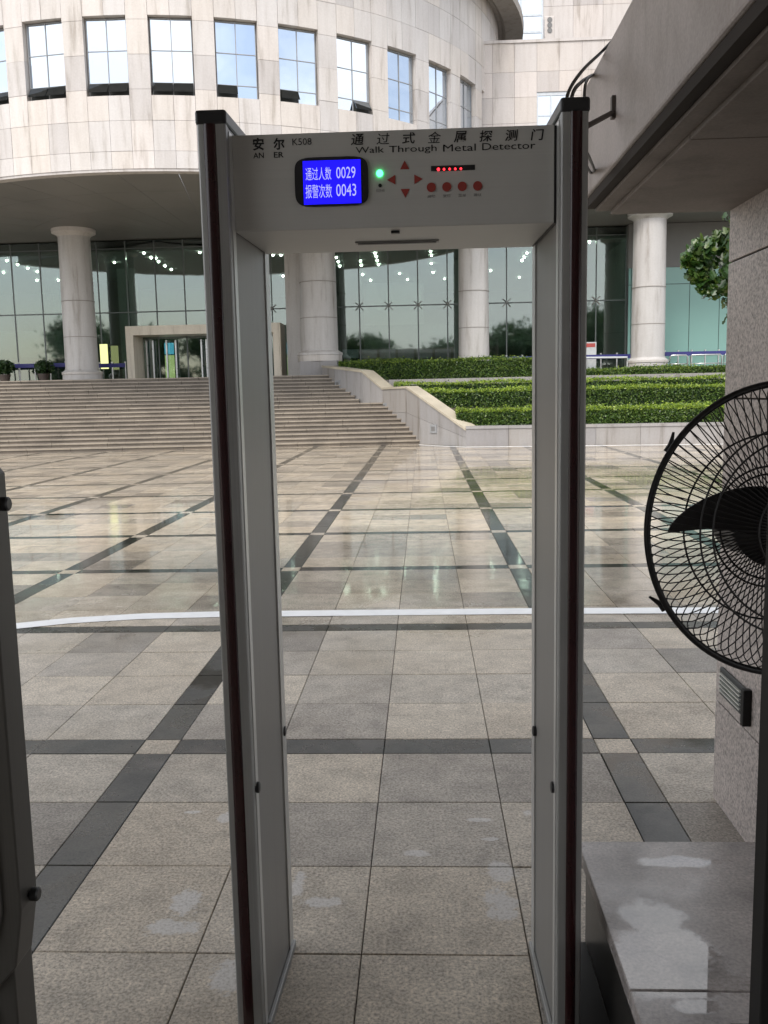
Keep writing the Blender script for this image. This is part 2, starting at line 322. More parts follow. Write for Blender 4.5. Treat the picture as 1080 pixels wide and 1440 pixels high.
kinds = {'T': (TS, TS, 'tile', 'paving_tile'), 'X': (BW, BW, 'tile', 'crossing_tile'), 'H': (TS, BW, 'strip', 'dark_strip'), 'V': (BW, TS, 'strip', 'dark_strip')}
slabs = {}
for k, (w, d, m, nm) in kinds.items():
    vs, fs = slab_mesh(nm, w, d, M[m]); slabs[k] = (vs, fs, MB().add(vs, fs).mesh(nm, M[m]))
cells = []
for i in range(-11, 9):
    for j in range(-5, 12):
        ox, oy = X0+i*P, Y0+j*P
        cells.append(('X', ox, oy))
        for a in range(4):
            ta = BW/2+TS*(a+.5)
            cells.append(('H', ox+ta, oy)); cells.append(('V', ox, oy+ta))
            for b in range(4): cells.append(('T', ox+ta, oy+BW/2+TS*(b+.5)))
def vis(x, y):
    p = proj((x, y, 0)); return p is not None and y > 1.6 and -30 < p[0] < 1110 and p[1] < 1500
rnd = random.Random(3)
cells = [c for c in cells if -23.5 < c[1] < 19.5 and -8.5 < c[2] < 29.2]
cells.sort(key=lambda c: math.hypot(c[1], c[2]))
quota = {'paving_tile': 300, 'dark_strip': 150, 'crossing_tile': 40}; rest = {'tile': MB(), 'strip': MB()}
for k, x, y in cells:
    w, d, m, nm = kinds[k]
    tx, ty, dz = rnd.gauss(0, .0011), rnd.gauss(0, .0011), rnd.gauss(0, .0006)
    if vis(x, y) and quota[nm] > 0:
        quota[nm] -= 1
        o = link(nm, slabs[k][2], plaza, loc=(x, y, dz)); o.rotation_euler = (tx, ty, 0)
    else:
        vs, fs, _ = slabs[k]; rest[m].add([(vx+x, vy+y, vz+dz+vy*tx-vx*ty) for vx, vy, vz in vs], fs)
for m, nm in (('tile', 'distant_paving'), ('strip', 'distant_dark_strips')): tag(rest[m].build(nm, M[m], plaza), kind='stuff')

# white painted line, bending towards the shelter at its left end
cl = [(-7.5, 4.2), (-5.0, 5.35), (-3.9, 5.85), (-2.94, 6.19), (-2.63, 6.32), (-2.13, 6.43), (-1.54, 6.47), (-.3, 6.475), (.74, 6.476), (2.07, 6.45), (4.5, 6.44), (9, 6.44)]
vs = []; fs = []
for i, (x, y) in enumerate(cl):
    a = Vector(cl[max(0, i-1)]); b = Vector(cl[min(len(cl)-1, i+1)]); t = (b-a).normalized(); n = Vector((-t.y, t.x))*.088
    vs += [(x+n.x, y+n.y, .004), (x-n.x, y-n.y, .004)]
    if i: fs.append((2*i-2, 2*i-1, 2*i+1, 2*i))
tag(MB().add(vs, fs).build('painted_line', M['white']), kind='structure')

# ================================================================== STAIRS AND TERRACE
ZL = 2.345; NR = 18; RISE = ZL/NR
def front_y(k):     # Y of riser k (0-based) at X=-0.1
    return 28.35+.29*k if k < 10 else 28.35+.29*9+.95+.28*(k-10)
SL = .1
def xe(k):          # right end of step k
    if k < 10: return onY(597-61.5*k/9, 600, front_y(k)).x
    return onY(495.5-40*(k-10)/7, 550, front_y(k)).x
stairs = empty('stone_staircase', (-9, 28, 0), 'wide pale granite staircase of eighteen steps rising to the round building', 'staircase')
q = random.Random(5)
for k in range(NR):
    mb = MB(); mr_ = MB(); xr = xe(k)+.25; y = front_y(k); y2 = front_y(k+1)+.4 if k < NR-1 else y+1.2
    if k == 9: y2 = front_y(10)+.4
    x = -22.0+q.uniform(0, 1.2); zt = RISE*(k+1); first = True; xs = [-23.0]
    while x < xr-.5: xs.append(x); x += q.uniform(1.3, 1.9)
    xs.append(xr)
    for a, b in zip(xs, xs[1:]):
        ya, yb = y+SL*(a+.1), y+SL*(b+.1); g2 = .006
        dz = q.gauss(0, .0015)
        mb.prism([(a+g2, ya-.02), (b-g2, yb-.02), (b-g2, y2+SL*(b+.1)), (a+g2, y2+SL*(a+.1))], zt-.045, zt+dz)
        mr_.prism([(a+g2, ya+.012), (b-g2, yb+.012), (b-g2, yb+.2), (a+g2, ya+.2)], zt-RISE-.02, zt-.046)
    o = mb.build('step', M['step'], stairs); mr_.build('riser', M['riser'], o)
terr = MB().prism([(-30, front_y(17)-2.6), (-4.2, front_y(17)+.3), (-4.2, 34.0), (20, 34.0), (20, 62), (-30, 62)], 1.0, ZL-.004).build('upper_terrace', M['step']); tag(terr, kind='structure')

# stair side wall: plan polyline with heights read at each station
st = [(655, 602, 1.25, 26.6), (590, 556, -.1, 28.3), (571, 543, -.62, 29.4), (538, 545, 0, 30.9), (509, 521, 0, 31.7), (470, 516, 0, 33.0), (453, 514, 0, 34.2)]
pts = [(onY(px, py, Y).x, Y, onY(px, py, Y).z) for px, py, X, Y in st]
sw = empty('stair_side_wall', (0, 28.3, 0), 'grey stone wall with stepped sloping coping beside the staircase', 'wall')
nrm = Vector((.8, .6))
mb = MB(); TH = .45
for (ax, ay, az), (bx, by, bz) in zip(pts, pts[1:]):
    # facing slabs, each its own piece, in two courses
    for c0, c1 in ((0, .55), (.55, 1)):
        za0, za1 = (az-.07)*c0, (az-.07)*c1; zb0, zb1 = (bz-.07)*c0, (bz-.07)*c1
        d = Vector((bx-ax, by-ay)); u = d.normalized(); g2 = .004
        A = (ax+u.x*g2, ay+u.y*g2); B = (bx-u.x*g2, by-u.y*g2)
        m2 = MB().prism([B, A, (A[0]+nrm.x*TH, A[1]+nrm.y*TH), (B[0]+nrm.x*TH, B[1]+nrm.y*TH)][::-1], [zb0+.004, za0+.004, za0+.004, zb0+.004][::-1], [zb1-.004, za1-.004, za1-.004, zb1-.004][::-1])
        m2.build('wall_slab', M['wallstone'], sw)
    o = -.03
    A = (ax-nrm.x*.03, ay-nrm.y*.03); B = (bx-nrm.x*.03, by-nrm.y*.03); W = TH+.06
    MB().prism([B, A, (A[0]+nrm.x*W, A[1]+nrm.y*W), (B[0]+nrm.x*W, B[1]+nrm.y*W)][::-1], [bz-.07, az-.07, az-.07, bz-.07][::-1], [bz, az, az, bz][::-1]).build('coping_stone', M['coping'], sw)
for px, py, i in ((475, 540, 4), (541, 572, 2), (610, 603, 0)):   # recessed step lights
    (ax, ay, _), (bx, by, _) = pts[i], pts[i+1]
    # intersect view ray with the wall face
    r = ray(px, py); d = Vector((bx-ax, by-ay)); n2 = Vector((-d.y, d.x)); t = (ax*n2.x+ay*n2.y)/(r.x*n2.x+r.y*n2.y)
    p = Vector((r.x*t, r.y*t, CZ+r.z*t)); u = d.normalized(); n3 = Vector((-u.y, u.x)); n3 = n3 if n3.y < 0 else -n3
    def q4(s, e, n_): return [(p.x+u.x*a*s+n3.x*n_, p.y+u.y*a*s+n3.y*n_, p.z+b*e) for a, b in ((-1, -1), (1, -1), (1, 1), (-1, 1))]
    f = MB().add(q4(.15, .13, .0)+q4(.15, .13, .03), [(4, 5, 6, 7), (0, 1, 5, 4), (1, 2, 6, 5), (2, 3, 7, 6), (3, 0, 4, 7)]).build('step_light', M['winframe'], sw)
    MB().add(q4(.09, .07, .034), [(0, 1, 2, 3)]).build('light_lens', M['inkgrey'], f)
# front retaining wall
rw = empty('retaining_wall', (6, 26.2, 0), 'low grey stone retaining wall in front of the hedges', 'wall')
wl = [(1.25+1.25*i, 26.6-.1*1.25*i) for i in range(11)]
for i, ((ax, ay), (bx, by)) in enumerate(zip(wl, wl[1:])):
    zt = .60
    MB().prism([(ax+.004, ay), (bx-.004, by), (bx-.004, by+.4), (ax+.004, ay+.4)], 0, zt-.085).build('wall_slab', M['wallstone'], rw)
    MB().prism([(ax+.003, ay-.025), (bx-.003, by-.025), (bx-.003, by+.42), (ax+.003, ay+.42)], zt-.08, zt).build('coping_stone', M['wallstone'], rw)
# white line painted along the foot of the walls
cl2 = [(-.15, 28.0), (.5, 27.15), (1.25, 26.42), (14, 25.13)]; vs = []; fs = []
for i, (x, y) in enumerate(cl2):
    vs += [(x, y, .004), (x, y-.22, .004)]
    if i: fs.append((2*i-2, 2*i-1, 2*i+1, 2*i))
tag(MB().add(vs, fs).build('kerb_line', M['white']), kind='structure')
# planting beds rising behind the wall
bed = MB().add([(1.2, 26.95, .5), (15, 25.6, .5), (15, 29, 1.0), (0.2, 29, 1.0), (15, 32, 1.85), (-1.7, 32, 1.85), (15, 34.3, 2.1), (-3.2, 34.3, 2.1)], [(0, 1, 2, 3), (3, 2, 4, 5), (5, 4, 6, 7)]).build('planting_bed', M['soil']); tag(bed, kind='structure')
MB().prism([(-1.2, 32.0), (15, 31.4), (15, 33.2), (-1.9, 33.2)], 1.7, 2.09).build('garden_path', M['wallstone']); tag(bpy.data.objects['garden_path'], kind='structure')

# ================================================================== HEDGES
def leaf_cloud(mb, centers, size, q, up=.5):
    for c in centers:
        s = size*q.uniform(.7, 1.3); n = Vector((q.gauss(0, 1), q.gauss(0, 1)-.3, q.gauss(0, 1)+up)).normalized()
        a = n.orthogonal().normalized(); a.rotate(Matrix.Rotation(q.uniform(0, 6.28), 3, n)); b = n.cross(a)
        c = Vector(c); mb.add([c-a*s, c-b*s*.5, c+a*s, c+b*s*.5], [(0, 1, 2, 3)])
def hedge(x0, x1, y0a, y0b, dep, z0, z1, n, label, seed, size=.037, tip=.75):
    n = int(n*1.7)
    q = random.Random(seed); root = empty('clipped_hedge', ((x0+x1)/2, (y0a+y0b)/2, z0), label, 'hedge', 'clipped hedges on the planted terraces')
    yb = lambda x: y0a+(y0b-y0a)*(x-x0)/(x1-x0)
    zt = lambda x, t: z1-.02+.03*math.sin(x*1.7+seed)+.025*math.sin(x*4.3+seed*2+t*5)+.02*math.sin(x*9.1+seed*3+t*7)
    i_ = .07
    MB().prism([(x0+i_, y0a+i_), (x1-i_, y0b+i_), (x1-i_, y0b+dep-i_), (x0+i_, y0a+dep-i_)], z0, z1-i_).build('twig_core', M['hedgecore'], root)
    cs = []; Lx = x1-x0; h = z1-z0
    for _ in range(n):
        r = q.random(); x = q.uniform(x0, x1); w = abs(q.gauss(0, .03))
        if r < .5: cs.append((x, yb(x)+w-.02+.03*math.sin(x*5+seed), z0+q.random()**.8*h))
        elif r < .92: t = q.random(); z = zt(x, t)+q.gauss(0, .02)+(.11*q.random() if q.random() < .08 else 0); cs.append((x, yb(x)+t*dep, z))
        else: e = q.choice((0, 1)); cs.append((x0+w if e == 0 else x1-w, (y0a if e == 0 else y0b)+q.random()*dep, z0+q.random()*h))
    tops = [c for c in cs if c[2] > z1-.09 and q.random() < tip]; tset = set(tops); cs = [c for c in cs if c not in tset]
    mb = MB(); leaf_cloud(mb, cs, size, q); mb.build('foliage', M['hedge'], root)
    mb = MB(); leaf_cloud(mb, tops, size, q); mb.build('young_growth', M['hedgetip'], root); return root  # leaves near the top get a paler yellow-green
zy = lambda px, py, Y: onY(px, py, Y).z
hedge(1.0, 14, 27.1, 25.9, 1.1, .5, zy(800, 573, 27.0), 15000, 'clipped green hedge directly behind the low retaining wall coping', 1)
hedge(-.15, 14, 29.4, 28.6, 1.0, 1.0, zy(800, 545, 29.4), 13000, 'clipped green hedge of the second row above the retaining wall', 2)
hedge(-1.0, 14, 31.0, 30.6, .7, 1.4, zy(700, 536, 31.2), 8000, 'thin clipped hedge of the third row, just below the garden path', 3)
hedge(-3.1, 5.3, 33.35, 33.35, .55, 2.0, zy(640, 505, 33.3), 11000, 'tall dark hedge at the top of the terraces beside the stair wall', 4, tip=.25)
hedge(5.6, 14, 33.3, 32.0, .6, 1.9, zy(930, 516, 32.8), 7000, 'low hedge on the upper terrace below the metal handrail', 6, tip=.2)

# ================================================================== MAIN BUILDING
DC = Vector((-8.79, 37.95)); DR = 11.95; A0 = .4; STEP = 8.72
bld = empty('office_building', (DC.x, DC.y, ZL), 'cream stone office building with a round windowed drum over a glazed lobby', 'building')
def dp(ang, r): t = R(ang); return (DC.x+r*math.sin(t), DC.y-r*math.cos(t))
zw = lambda py: onY(225, py, 27.0).z if 0 else None
def zdrum(py, px=235):      # height of a photo row on the drum at its nearest window
    r = ray(px, py); e = r.z/math.hypot(r.x, r.y); return CZ+e*27.0
rows = [8.07] + [zdrum(v) for v in (211, 168, 124, 75, 26)]
hrow = rows[-1]-rows[-2]; 
while rows[-1] < 15: rows.append(rows[-1]+hrow)
rows[-1] = 15.35
ZS, ZT = zdrum(132.5), zdrum(20)
# core of the drum (dark joints and reveals)
ring = MB(); a_list = [-60+2*i for i in range(0, 86)]
for i, a in enumerate(a_list):
    x, y = dp(a, DR-.32); ring.v += [(x, y, 8.02), (x, y, 15.3)]
    if i: ring.f.append((2*i-2, 2*i, 2*i+1, 2*i-1))
ring.build('drum_wall', M['facadejoint'], bld)
def arc_panel(a0, a1, z0, z1, r0, r1, gap=.008):
    ga = math.degrees(gap/2/DR); a0 += ga; a1 -= ga; z0 += gap/2; z1 -= gap/2; mb = MB(); n = 2
    for k in range(n+1):
        a = a0+(a1-a0)*k/n; xi, yi = dp(a, r0); xo, yo = dp(a, r1); mb.v += [(xi, yi, z0), (xo, yo, z0), (xo, yo, z1), (xi, yi, z1)]
    for k in range(n):
        o = 4*k; p = o+4; mb.f += [(o+1, p+1, p+2, o+2), (o+2, p+2, p+3, o+3), (o, p, p+1, o+1)]
    mb.f += [(0, 1, 2, 3), (4*n+3, 4*n+2, 4*n+1, 4*n)]
    return mb
ps = STEP/3; q = random.Random(9); count = 0
hidden = MB(); panels = 0
for i in range(-6, 12):
    base = A0+i*STEP         # window centre
    for k, (a0, a1, win) in enumerate(((base-ps, base, 1), (base, base+ps, 1), (base+ps, base+2*ps, 0))):
        for z0, z1 in zip(rows, rows[1:]):
            pieces = [(z0, z1)]
            if win:
                pieces = []
                if z0 < ZS: pieces.append((z0, min(z1, ZS)))
                if z1 > ZT: pieces.append((max(z0, ZT), z1))
            for u0, u1 in pieces:
                if u1-u0 < .12: 
                    if not win: continue
                mb = arc_panel(a0, a1, u0, u1, DR-.30, DR+q.gauss(0, .003))
                am = (a0+a1)/2; p = proj((*dp(am, DR), (u0+u1)/2)); seen = p and -40 < p[0] < 760 and -30 < p[1] < 300 and am < 80 and panels < 300
                if seen: mb.build('stone_panel', M['facade'], bld); panels += 1
                else: hidden.add(mb.v, mb.f)
hidden.build('upper_cladding', M['facade'], bld)['kind'] = 'stuff'
# windows of the drum: frame with six panes, some bottom vents tilted open
vent_open = {-1: (0, 1), 0: (0, 1), 1: (0, 1), 2: (0,), 3: (0,), 4: (1,), 5: (), -2: (0, 1)}
for i in range(-3, 9):
    base = A0+i*STEP; c = Vector((*dp(base, DR-.20), 0)); t = R(base); ux = Vector((math.cos(t), math.sin(t), 0)); un = Vector((math.sin(t), -math.cos(t), 0))
    hw = DR*math.sin(R(ps))-.03; zb, zt = ZS+.02, ZT-.02; zv = zdrum(112.5); zm = (zv+zt)/2
    T = lambda a, n_, z: c+ux*a+un*n_+Vector((0, 0, z))
    def obox(mb, a0, a1, n0, n1, z0, z1):
        vs = [T(a, n_, z) for z in (z0, z1) for a, n_ in ((a0, n0), (a1, n0), (a1, n1), (a0, n1))]
        mb.add(vs, [(0, 1, 2, 3), (7, 6, 5, 4), (0, 4, 5, 1), (1, 5, 6, 2), (2, 6, 7, 3), (3, 7, 4, 0)]); return mb
    fm = MB(); w = .022
    for a in (-hw, 0-w/2, hw-w): obox(fm, a, a+w, -.03, .03, zb, zt)
    for z in (zb, zv-w/2, zm-w/2, zt-w): obox(fm, -hw+w, hw-w, -.025, .025, z, z+w)
    win = fm.build('window', M['winframe'], bld)
    for s in (0, 1):
        a0, a1 = ((-hw+w, -w/2) if s == 0 else (w/2, hw-w))
        for r_, (z0, z1) in enumerate(((zv+w/2, zm-w/2), (zm+w/2, zt-w))): obox(MB(), a0, a1, -.008, .008, z0, z1).build('pane', M['winglass'], win)
        z0, z1 = zb+w, zv-w/2
        if s in vent_open.get(i, ()):
            ang = R(33); h = z1-z0; mb = MB(); vs = []
            for n0 in (.03, .05):
                for a, e in ((a0, 0), (a1, 0), (a1, 1), (a0, 1)): vs.append(T(a, n0+(1-e)*h*math.sin(ang), z1-(1-e)*h*math.cos(ang)))
            mb.add(vs, [(0, 1, 2, 3), (7, 6, 5, 4), (0, 4, 5, 1), (1, 5, 6, 2), (2, 6, 7, 3), (3, 7, 4, 0)]).build('vent_pane', M['ventglass'], win)
            obox(MB(), a0, a1, -.02, -.01, z0, z1).build('vent_opening', M['indark'], win)
        else: obox(MB(), a0, a1, -.008, .008, z0, z1).build('pane', M['winglass'], win)
# projecting cornice ring
cor = MB(); prof = [(DR-.4, 15.35), (DR+.15, 15.35), (DR+.3, 15.2), (DR+.95, 15.2), (DR+.98, 15.45), (DR+.75, 15.55), (DR+.75, 16.2), (DR-.4, 16.2)]
np_ = len(prof); aa = [-60+2.5*i for i in range(74)]
for a in aa:
    for r_, z in prof: cor.v.append((*dp(a, r_), z))
for i in range(len(aa)-1):
    for k in range(np_): cor.f.append((i*np_+k, (i+1)*np_+k, (i+1)*np_+(k+1) % np_, i*np_+(k+1) % np_))
cor.build('cornice', mat_facade('cornice_stone', (.30, .28, .25)), bld)
# soffit of the drum: radial panels
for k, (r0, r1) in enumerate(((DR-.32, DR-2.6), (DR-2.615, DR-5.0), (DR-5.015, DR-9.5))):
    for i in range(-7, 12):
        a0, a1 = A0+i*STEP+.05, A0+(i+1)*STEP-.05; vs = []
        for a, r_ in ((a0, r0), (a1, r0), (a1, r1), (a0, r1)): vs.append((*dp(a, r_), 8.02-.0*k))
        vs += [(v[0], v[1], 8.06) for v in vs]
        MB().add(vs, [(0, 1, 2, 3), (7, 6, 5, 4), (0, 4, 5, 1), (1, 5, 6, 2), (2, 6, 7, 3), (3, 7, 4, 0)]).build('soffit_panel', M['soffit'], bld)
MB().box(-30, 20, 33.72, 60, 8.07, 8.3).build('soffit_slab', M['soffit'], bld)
lip = MB()
for i, a in enumerate(aa[:-4]):
    for r_, z in ((DR-.33, 8.0), (DR-.02, 8.0), (DR-.02, 8.072), (DR-.33, 8.072)): lip.v.append((*dp(a, r_), z))
    if i:
        for k in range(4): lip.f.append(((i-1)*4+k, i*4+k, i*4+(k+1) % 4, (i-1)*4+(k+1) % 4))
lip.build('drum_edge', M['facade'], bld)
# wing wall right of the drum
WY = 33.6
def wx(px, py=150): return onY(px, py, WY).x
wz = lambda py, px=770: onY(px, py, WY).z
cols = [wx(v) for v in (660, 693, 723.5, 755, 786, 818, 849, 880, 911, 942, 973, 1004, 1035)]; wr = [8.2, 9.3]+[wz(v) for v in (172, 135.5, 100, 59)]
wr[1] = wr[2]-(wr[3]-wr[2])
wx0, wx1, wzb, wzt = wx(755), wx(801), wr[1], wz(129)
MB().box(cols[0], cols[-1], WY+.12, WY+.4, 8.31, wr[-1]-.02).build('wing_wall', M['facadejoint'], bld)
for a, b in zip(cols, cols[1:]):
    for z0, z1 in zip(wr, wr[1:]):
        p = [(a, b, z0, z1)]
        if a < wx1-.05 and b > wx0+.05 and z0 < wzt and z1 > wzb: 
            p = []
            if z1 > wzt+.05: p.append((a, b, max(z0, wzt), z1))
            if b > wx1+.05 and z0 < wzt: p.append((wx1, b, z0, min(z1, wzt)))
        for a_, b_, u0, u1 in p: MB().box(a_+.004, b_-.004, WY, WY+.118, u0+.004, u1-.004).build('stone_panel', M['facade2'], bld)
w = MB().box(wx0, wx0+.05, WY+.03, WY+.11, wzb, wzt).box(wx1-.05, wx1, WY+.03, WY+.11, wzb, wzt).box(wx0+.05, wx1-.05, WY+.03, WY+.11, wzt-.12, wzt).box(wx(774), wx(774)+.05, WY+.035, WY+.1, wzb, wzt-.12).box(wx0+.05, wx1-.05, WY+.04, WY+.1, wz(163), wz(163)+.04).build('window', M['winframe2'], bld)
for a, b in ((wx0+.05, wx(774)), (wx(774)+.05, wx1-.05)):
    for u0, u1 in ((wzb, wz(163)), (wz(163)+.04, wzt-.12)): MB().box(a, b, WY+.06, WY+.075, u0, u1).build('pane', M['winglass'], w)
MB().box(cols[0], cols[-1], WY-.04, WY+.5, wr[-1]-.0, wr[-1]+.1).build('wing_coping', M['facade2'], bld)
# taller block behind the wing
BY = 40.0
bx = lambda px, py=30: onY(px, py, BY).x
bz = lambda py, px=800: onY(px, py, BY).z
bxs = [bx(v) for v in (640, 722, 764, 806, 848, 890, 932, 974, 1016)]; bzs = [13.0, bz(54), bz(8), bz(-40), bz(-90)]
MB().box(bxs[0], bxs[-1], BY+.12, BY+8, 8.4, bzs[-1]).build('rear_block_wall', M['facadejoint'], bld)
for i, (a, b) in enumerate(zip(bxs, bxs[1:])):
    for z0, z1 in zip(bzs, bzs[1:]):
        if i == 1: continue
        MB().box(a+.005, b-.005, BY, BY+.118, z0+.005, z1-.005).build('stone_panel', M['facade2'], bld)
a, b = bxs[1], bxs[2]; zs = [bz(v) for v in (85, 43, 19, -5, -45, -88)]
w = MB(); w.box(a, a+.06, BY+.0, BY+.1, zs[0], zs[-1]).box(b-.06, b, BY, BY+.1, zs[0], zs[-1]).box(bx(733)-.03, bx(733)+.03, BY, BY+.1, zs[0], zs[-1])
for z in zs: w.box(a+.06, b-.06, BY+.01, BY+.09, z-.04, z+.04)
w = w.build('tall_window', M['winframe2'], bld)
for z0, z1 in zip(zs, zs[1:]):
    for c0, c1 in ((a+.06, bx(733)-.03), (bx(733)+.03, b-.06)): MB().box(c0, c1, BY+.04, BY+.055, z0+.04, z1-.04).build('pane', M['winglass'], w)
p = onY(772, 53, 38.5)
sp = MB().box(p.x-.2, p.x+.2, 38.3, 38.7, wr[-1]+.1, p.z+.75).build('loudspeaker', M['facade2'], None, bevel=.03); tag(sp, 'small beige box loudspeaker standing on the wing roof edge', 'loudspeaker')
for k in range(3): MB().tube([(p.x, 38.29, p.z+.2+.2*k), (p.x, 38.28, p.z+.2+.2*k)], .1, 12).build('speaker_cone', M['inkgrey'], sp)

# ------------------------------------------------------------------ columns
def column(cx, cy, r, z0, z1, bright=1, pedestal=0):
    zb = z0+pedestal
    prof = [(r*1.02, zb+.42), (r*1.0, zb+.5), (r*.97, z1-.5), (r*.97, z1-.28)]
    o = MB(); n = 6; seg = 56
    o.lathe([(r*1.0-(r*.05)*t/10, zb+.40+(z1-.28-zb-.40)*t/10) for t in range(11)], cx, cy, seg)
    o = o.build('column', M['column'], bld, smooth=True); smooth_by_angle(o, 40)
    j = random.Random(int(cx*10)); z = zb+.4
    for k in range(2):       # recessed ring joints between the drums
        z += 1.25+.1*k; MB().lathe([(r*1.004, z-.012), (r*1.004, z+.012)], cx, cy, seg).build('ring_joint', M['facadejoint'], o)
    smooth_by_angle(MB().lathe([(r*1.2, zb), (r*1.2, zb+.22), (r*1.24, zb+.24), (r*1.24, zb+.32), (r*1.12, zb+.36), (r*1.03, zb+.42)], cx, cy, seg).build('column_base', M['column'], o), 40)
    smooth_by_angle(MB().lathe([(r*.95, z1-.28), (r*1.08, z1-.2), (r*1.3, z1-.14), (r*1.32, z1)], cx, cy, seg).build('capital', M['column'], o), 40)
    return o
CY = 34.6
cxl = onY(110, 430, CY).x; c1 = column(cxl, CY, .62, ZL, 8.03)
cf = column(onY(448, 430, 35.2).x, 35.2, .72, ZL, 8.03, pedestal=.55)
px_ = onY(450, 520, 34.4).x
MB().box(onY(422, 520, 34.4).x, onY(474, 520, 34.4).x, 34.4, 36.1, ZL-.3, ZL+.548).build('pedestal', M['wallstone'], cf)
column(onY(666, 430, CY).x, CY, .58, ZL, 8.03); column(onY(912, 430, CY).x, CY, .62, ZL-.02, 8.03)
rc = MB().box(onY(403, 450, 36.3).x, onY(428, 450, 36.3).x+.4, 36.2, 36.7, ZL, 8.02).build('pilaster', M['column'], bld)

# ------------------------------------------------------------------ lobby glazing and interior
GY = 37.2
gx0, gx1 = -20.5, onY(880, 430, GY).x
ncol = 24; gw = (gx1-gx0)/ncol; zr = [ZL, 5.15, onY(200, 349, GY).z, 8.02]
door0, door1 = onY(187, 470, GY).x, onY(388, 470, GY).x; zdoor = onY(240, 462, GY).z
mull = MB()
glz = MB()
for i in range(ncol+1):
    x = gx0+gw*i
    box('mullion', M['mullion'], bld, x-.025, x+.025, GY-.02, GY+.12, ZL, 8.02)
for z in zr[1:3]: box('transom', M['mullion'], bld, gx0, gx1, GY+.005, GY+.07, z-.025, z+.025)
for i in range(ncol):
    for z0, z1 in zip(zr, zr[1:]):
        a, b = gx0+gw*i+.026, gx0+gw*(i+1)-.026
        MB().box(a, b, GY-.006, GY+.006, z0+.026, z1-.026).build('glass_pane', M['glass'], bld)
# spider fittings where four panes meet
for i in range(10, ncol, 1):
    x = gx0+gw*i; mb = MB()
    for sx in (-1, 1):
        for sz in (-1, 1): mb.tube([(x, GY-.05, zr[1]+.02), (x+sx*.16, GY-.03, zr[1]+sz*.16)], .02, 6)
    mb.build('glass_clamp', M['steel'], bld)
# interior shell
box('lobby_floor', M['inpale'], bld, -24, 18, GY+.2, 56, ZL, ZL+.004)
box('lobby_ceiling', M['ceil'], bld, -24, 18, GY+.13, 56, 7.6, 7.68)
box('lobby_back_wall', M['inwall'], bld, -24, 18, 55.5, 56, ZL+.01, 7.6)
box('lobby_side_wall', M['inwall'], bld, -24.3, -24, 34, 56, ZL, 8.0); box('lobby_side_wall', M['inwall'], bld, gx1+.05, gx1+.35, GY+.02, 56, ZL, 7.6)
def inbox(name, mat, Y, px0, px1, py0, py1, d=.3, zb=None):
    a, b = onY(px0, py1, Y), onY(px1, py0, Y); return box(name, mat, bld, a.x, b.x, Y, Y+d, a.z if zb is None else zb, b.z)
inbox('reflection_panel', M['inpale'], 50, 186, 292, 384, 462); inbox('reflection_panel', M['inpale'], 50, 512, 595, 375, 470); inbox('reflection_panel', M['inpale'], 51, 0, 92, 368, 440)  # pale panels stand in for bright reflections on the lobby glass
inbox('interior_core', M['indark'], 46, 136, 172, 395, 520, 3, ZL+.01); inbox('interior_core', M['indark'], 44, 480, 505, 376, 520, 2, ZL+.01)
inbox('interior_pier', M['inwall'], 42, 172, 186, 372, 520, .6, ZL+.01); inbox('interior_pier', M['inwall'], 42, 640, 652, 360, 520, .6, ZL+.01)
inbox('gallery_balustrade', M['inwall'], 47, 480, 750, 452, 492, .2); inbox('gallery_balustrade', M['inwall'], 47, -10, 186, 462, 505, .2)
for k in range(7): inbox('lit_poster', M['posterw'], 43, 482+26*k, 504+26*k, 491, 504, .05)
spots = [(9.7, 367.5), (24.7, 373), (39, 378), (52.5, 383), (52, 395), (5, 384), (74, 360), (82, 395), (138, 358), (161, 370), (179, 381), (164, 403), (202.5, 357), (212.5, 363.5), (219, 364), (223, 369), (232, 375), (241, 380), (281, 356),
         (473, 363), (475.5, 369), (478, 375), (507, 368), (508, 374), (510, 387), (527.5, 357), (529, 362), (530.5, 367.5), (532.5, 373), (521, 395), (562, 385.5), (573, 394), (605.5, 355), (606.5, 360), (606.5, 371.5), (609, 384), (625, 393), (734, 367.5), (737.5, 362.5), (741, 357), (690, 381.5), (730, 391), (829, 341.5), (873, 353), (398, 389), (395, 360), (384, 360)]
lme = MB().lathe([(.015, -.015), (.042, .01), (.05, .05)], 0, 0, 12).mesh('downlight', M['lamp'])
for i, (x, y) in enumerate(spots):
    p = onZ(x, y, 7.54)
    if p.y < GY+.3 or p.y > 55: p = onY(x, y, 45)
    link('downlight', lme, bld, loc=(p.x, p.y, p.z))
# entrance portal with glazed doors
PY = 35.9
a, b = onY(176, 465, PY), onY(394, 465, PY); zt = onY(250, 457, PY).z; zb = onY(250, 470, PY).z
por = box('entrance_portal', M['portal'], bld, a.x, b.x, PY, GY+.3, zb, zt)
box('portal_jamb', M['portal'], por, a.x, a.x+.3, PY, GY+.3, ZL, zb); box('portal_jamb', M['portal'], por, b.x-.3, b.x, PY, GY+.3, ZL, zb)
for px in (192, 207, 216, 235, 248, 284, 291, 330, 345, 372): 
    x = onY(px, 500, GY-.15).x; box('door_frame', M['steel'], por, x-.03, x+.03, GY-.2, GY-.1, ZL, zb-.15)
for px in (195, 238, 398):
    p0 = onY(px-5.5, 514, 41.0); p1 = onY(px+5.5, 482, 41.0); s = box('advert_screen', M['posterb'], bld, p0.x, p1.x, 41, 41.08, (p0.z+p1.z)/2, p1.z); s2 = box('advert_base', M['postery'], bld, p0.x, p1.x, 41, 41.08, ZL, (p0.z+p1.z)/2-.05)
p0 = onY(144, 531, 36.6); p1 = onY(151, 484, 36.6); box('notice_board', M['postery'], bld, p0.x, p1.x, 36.5, 36.6, ZL+.5, p1.z)
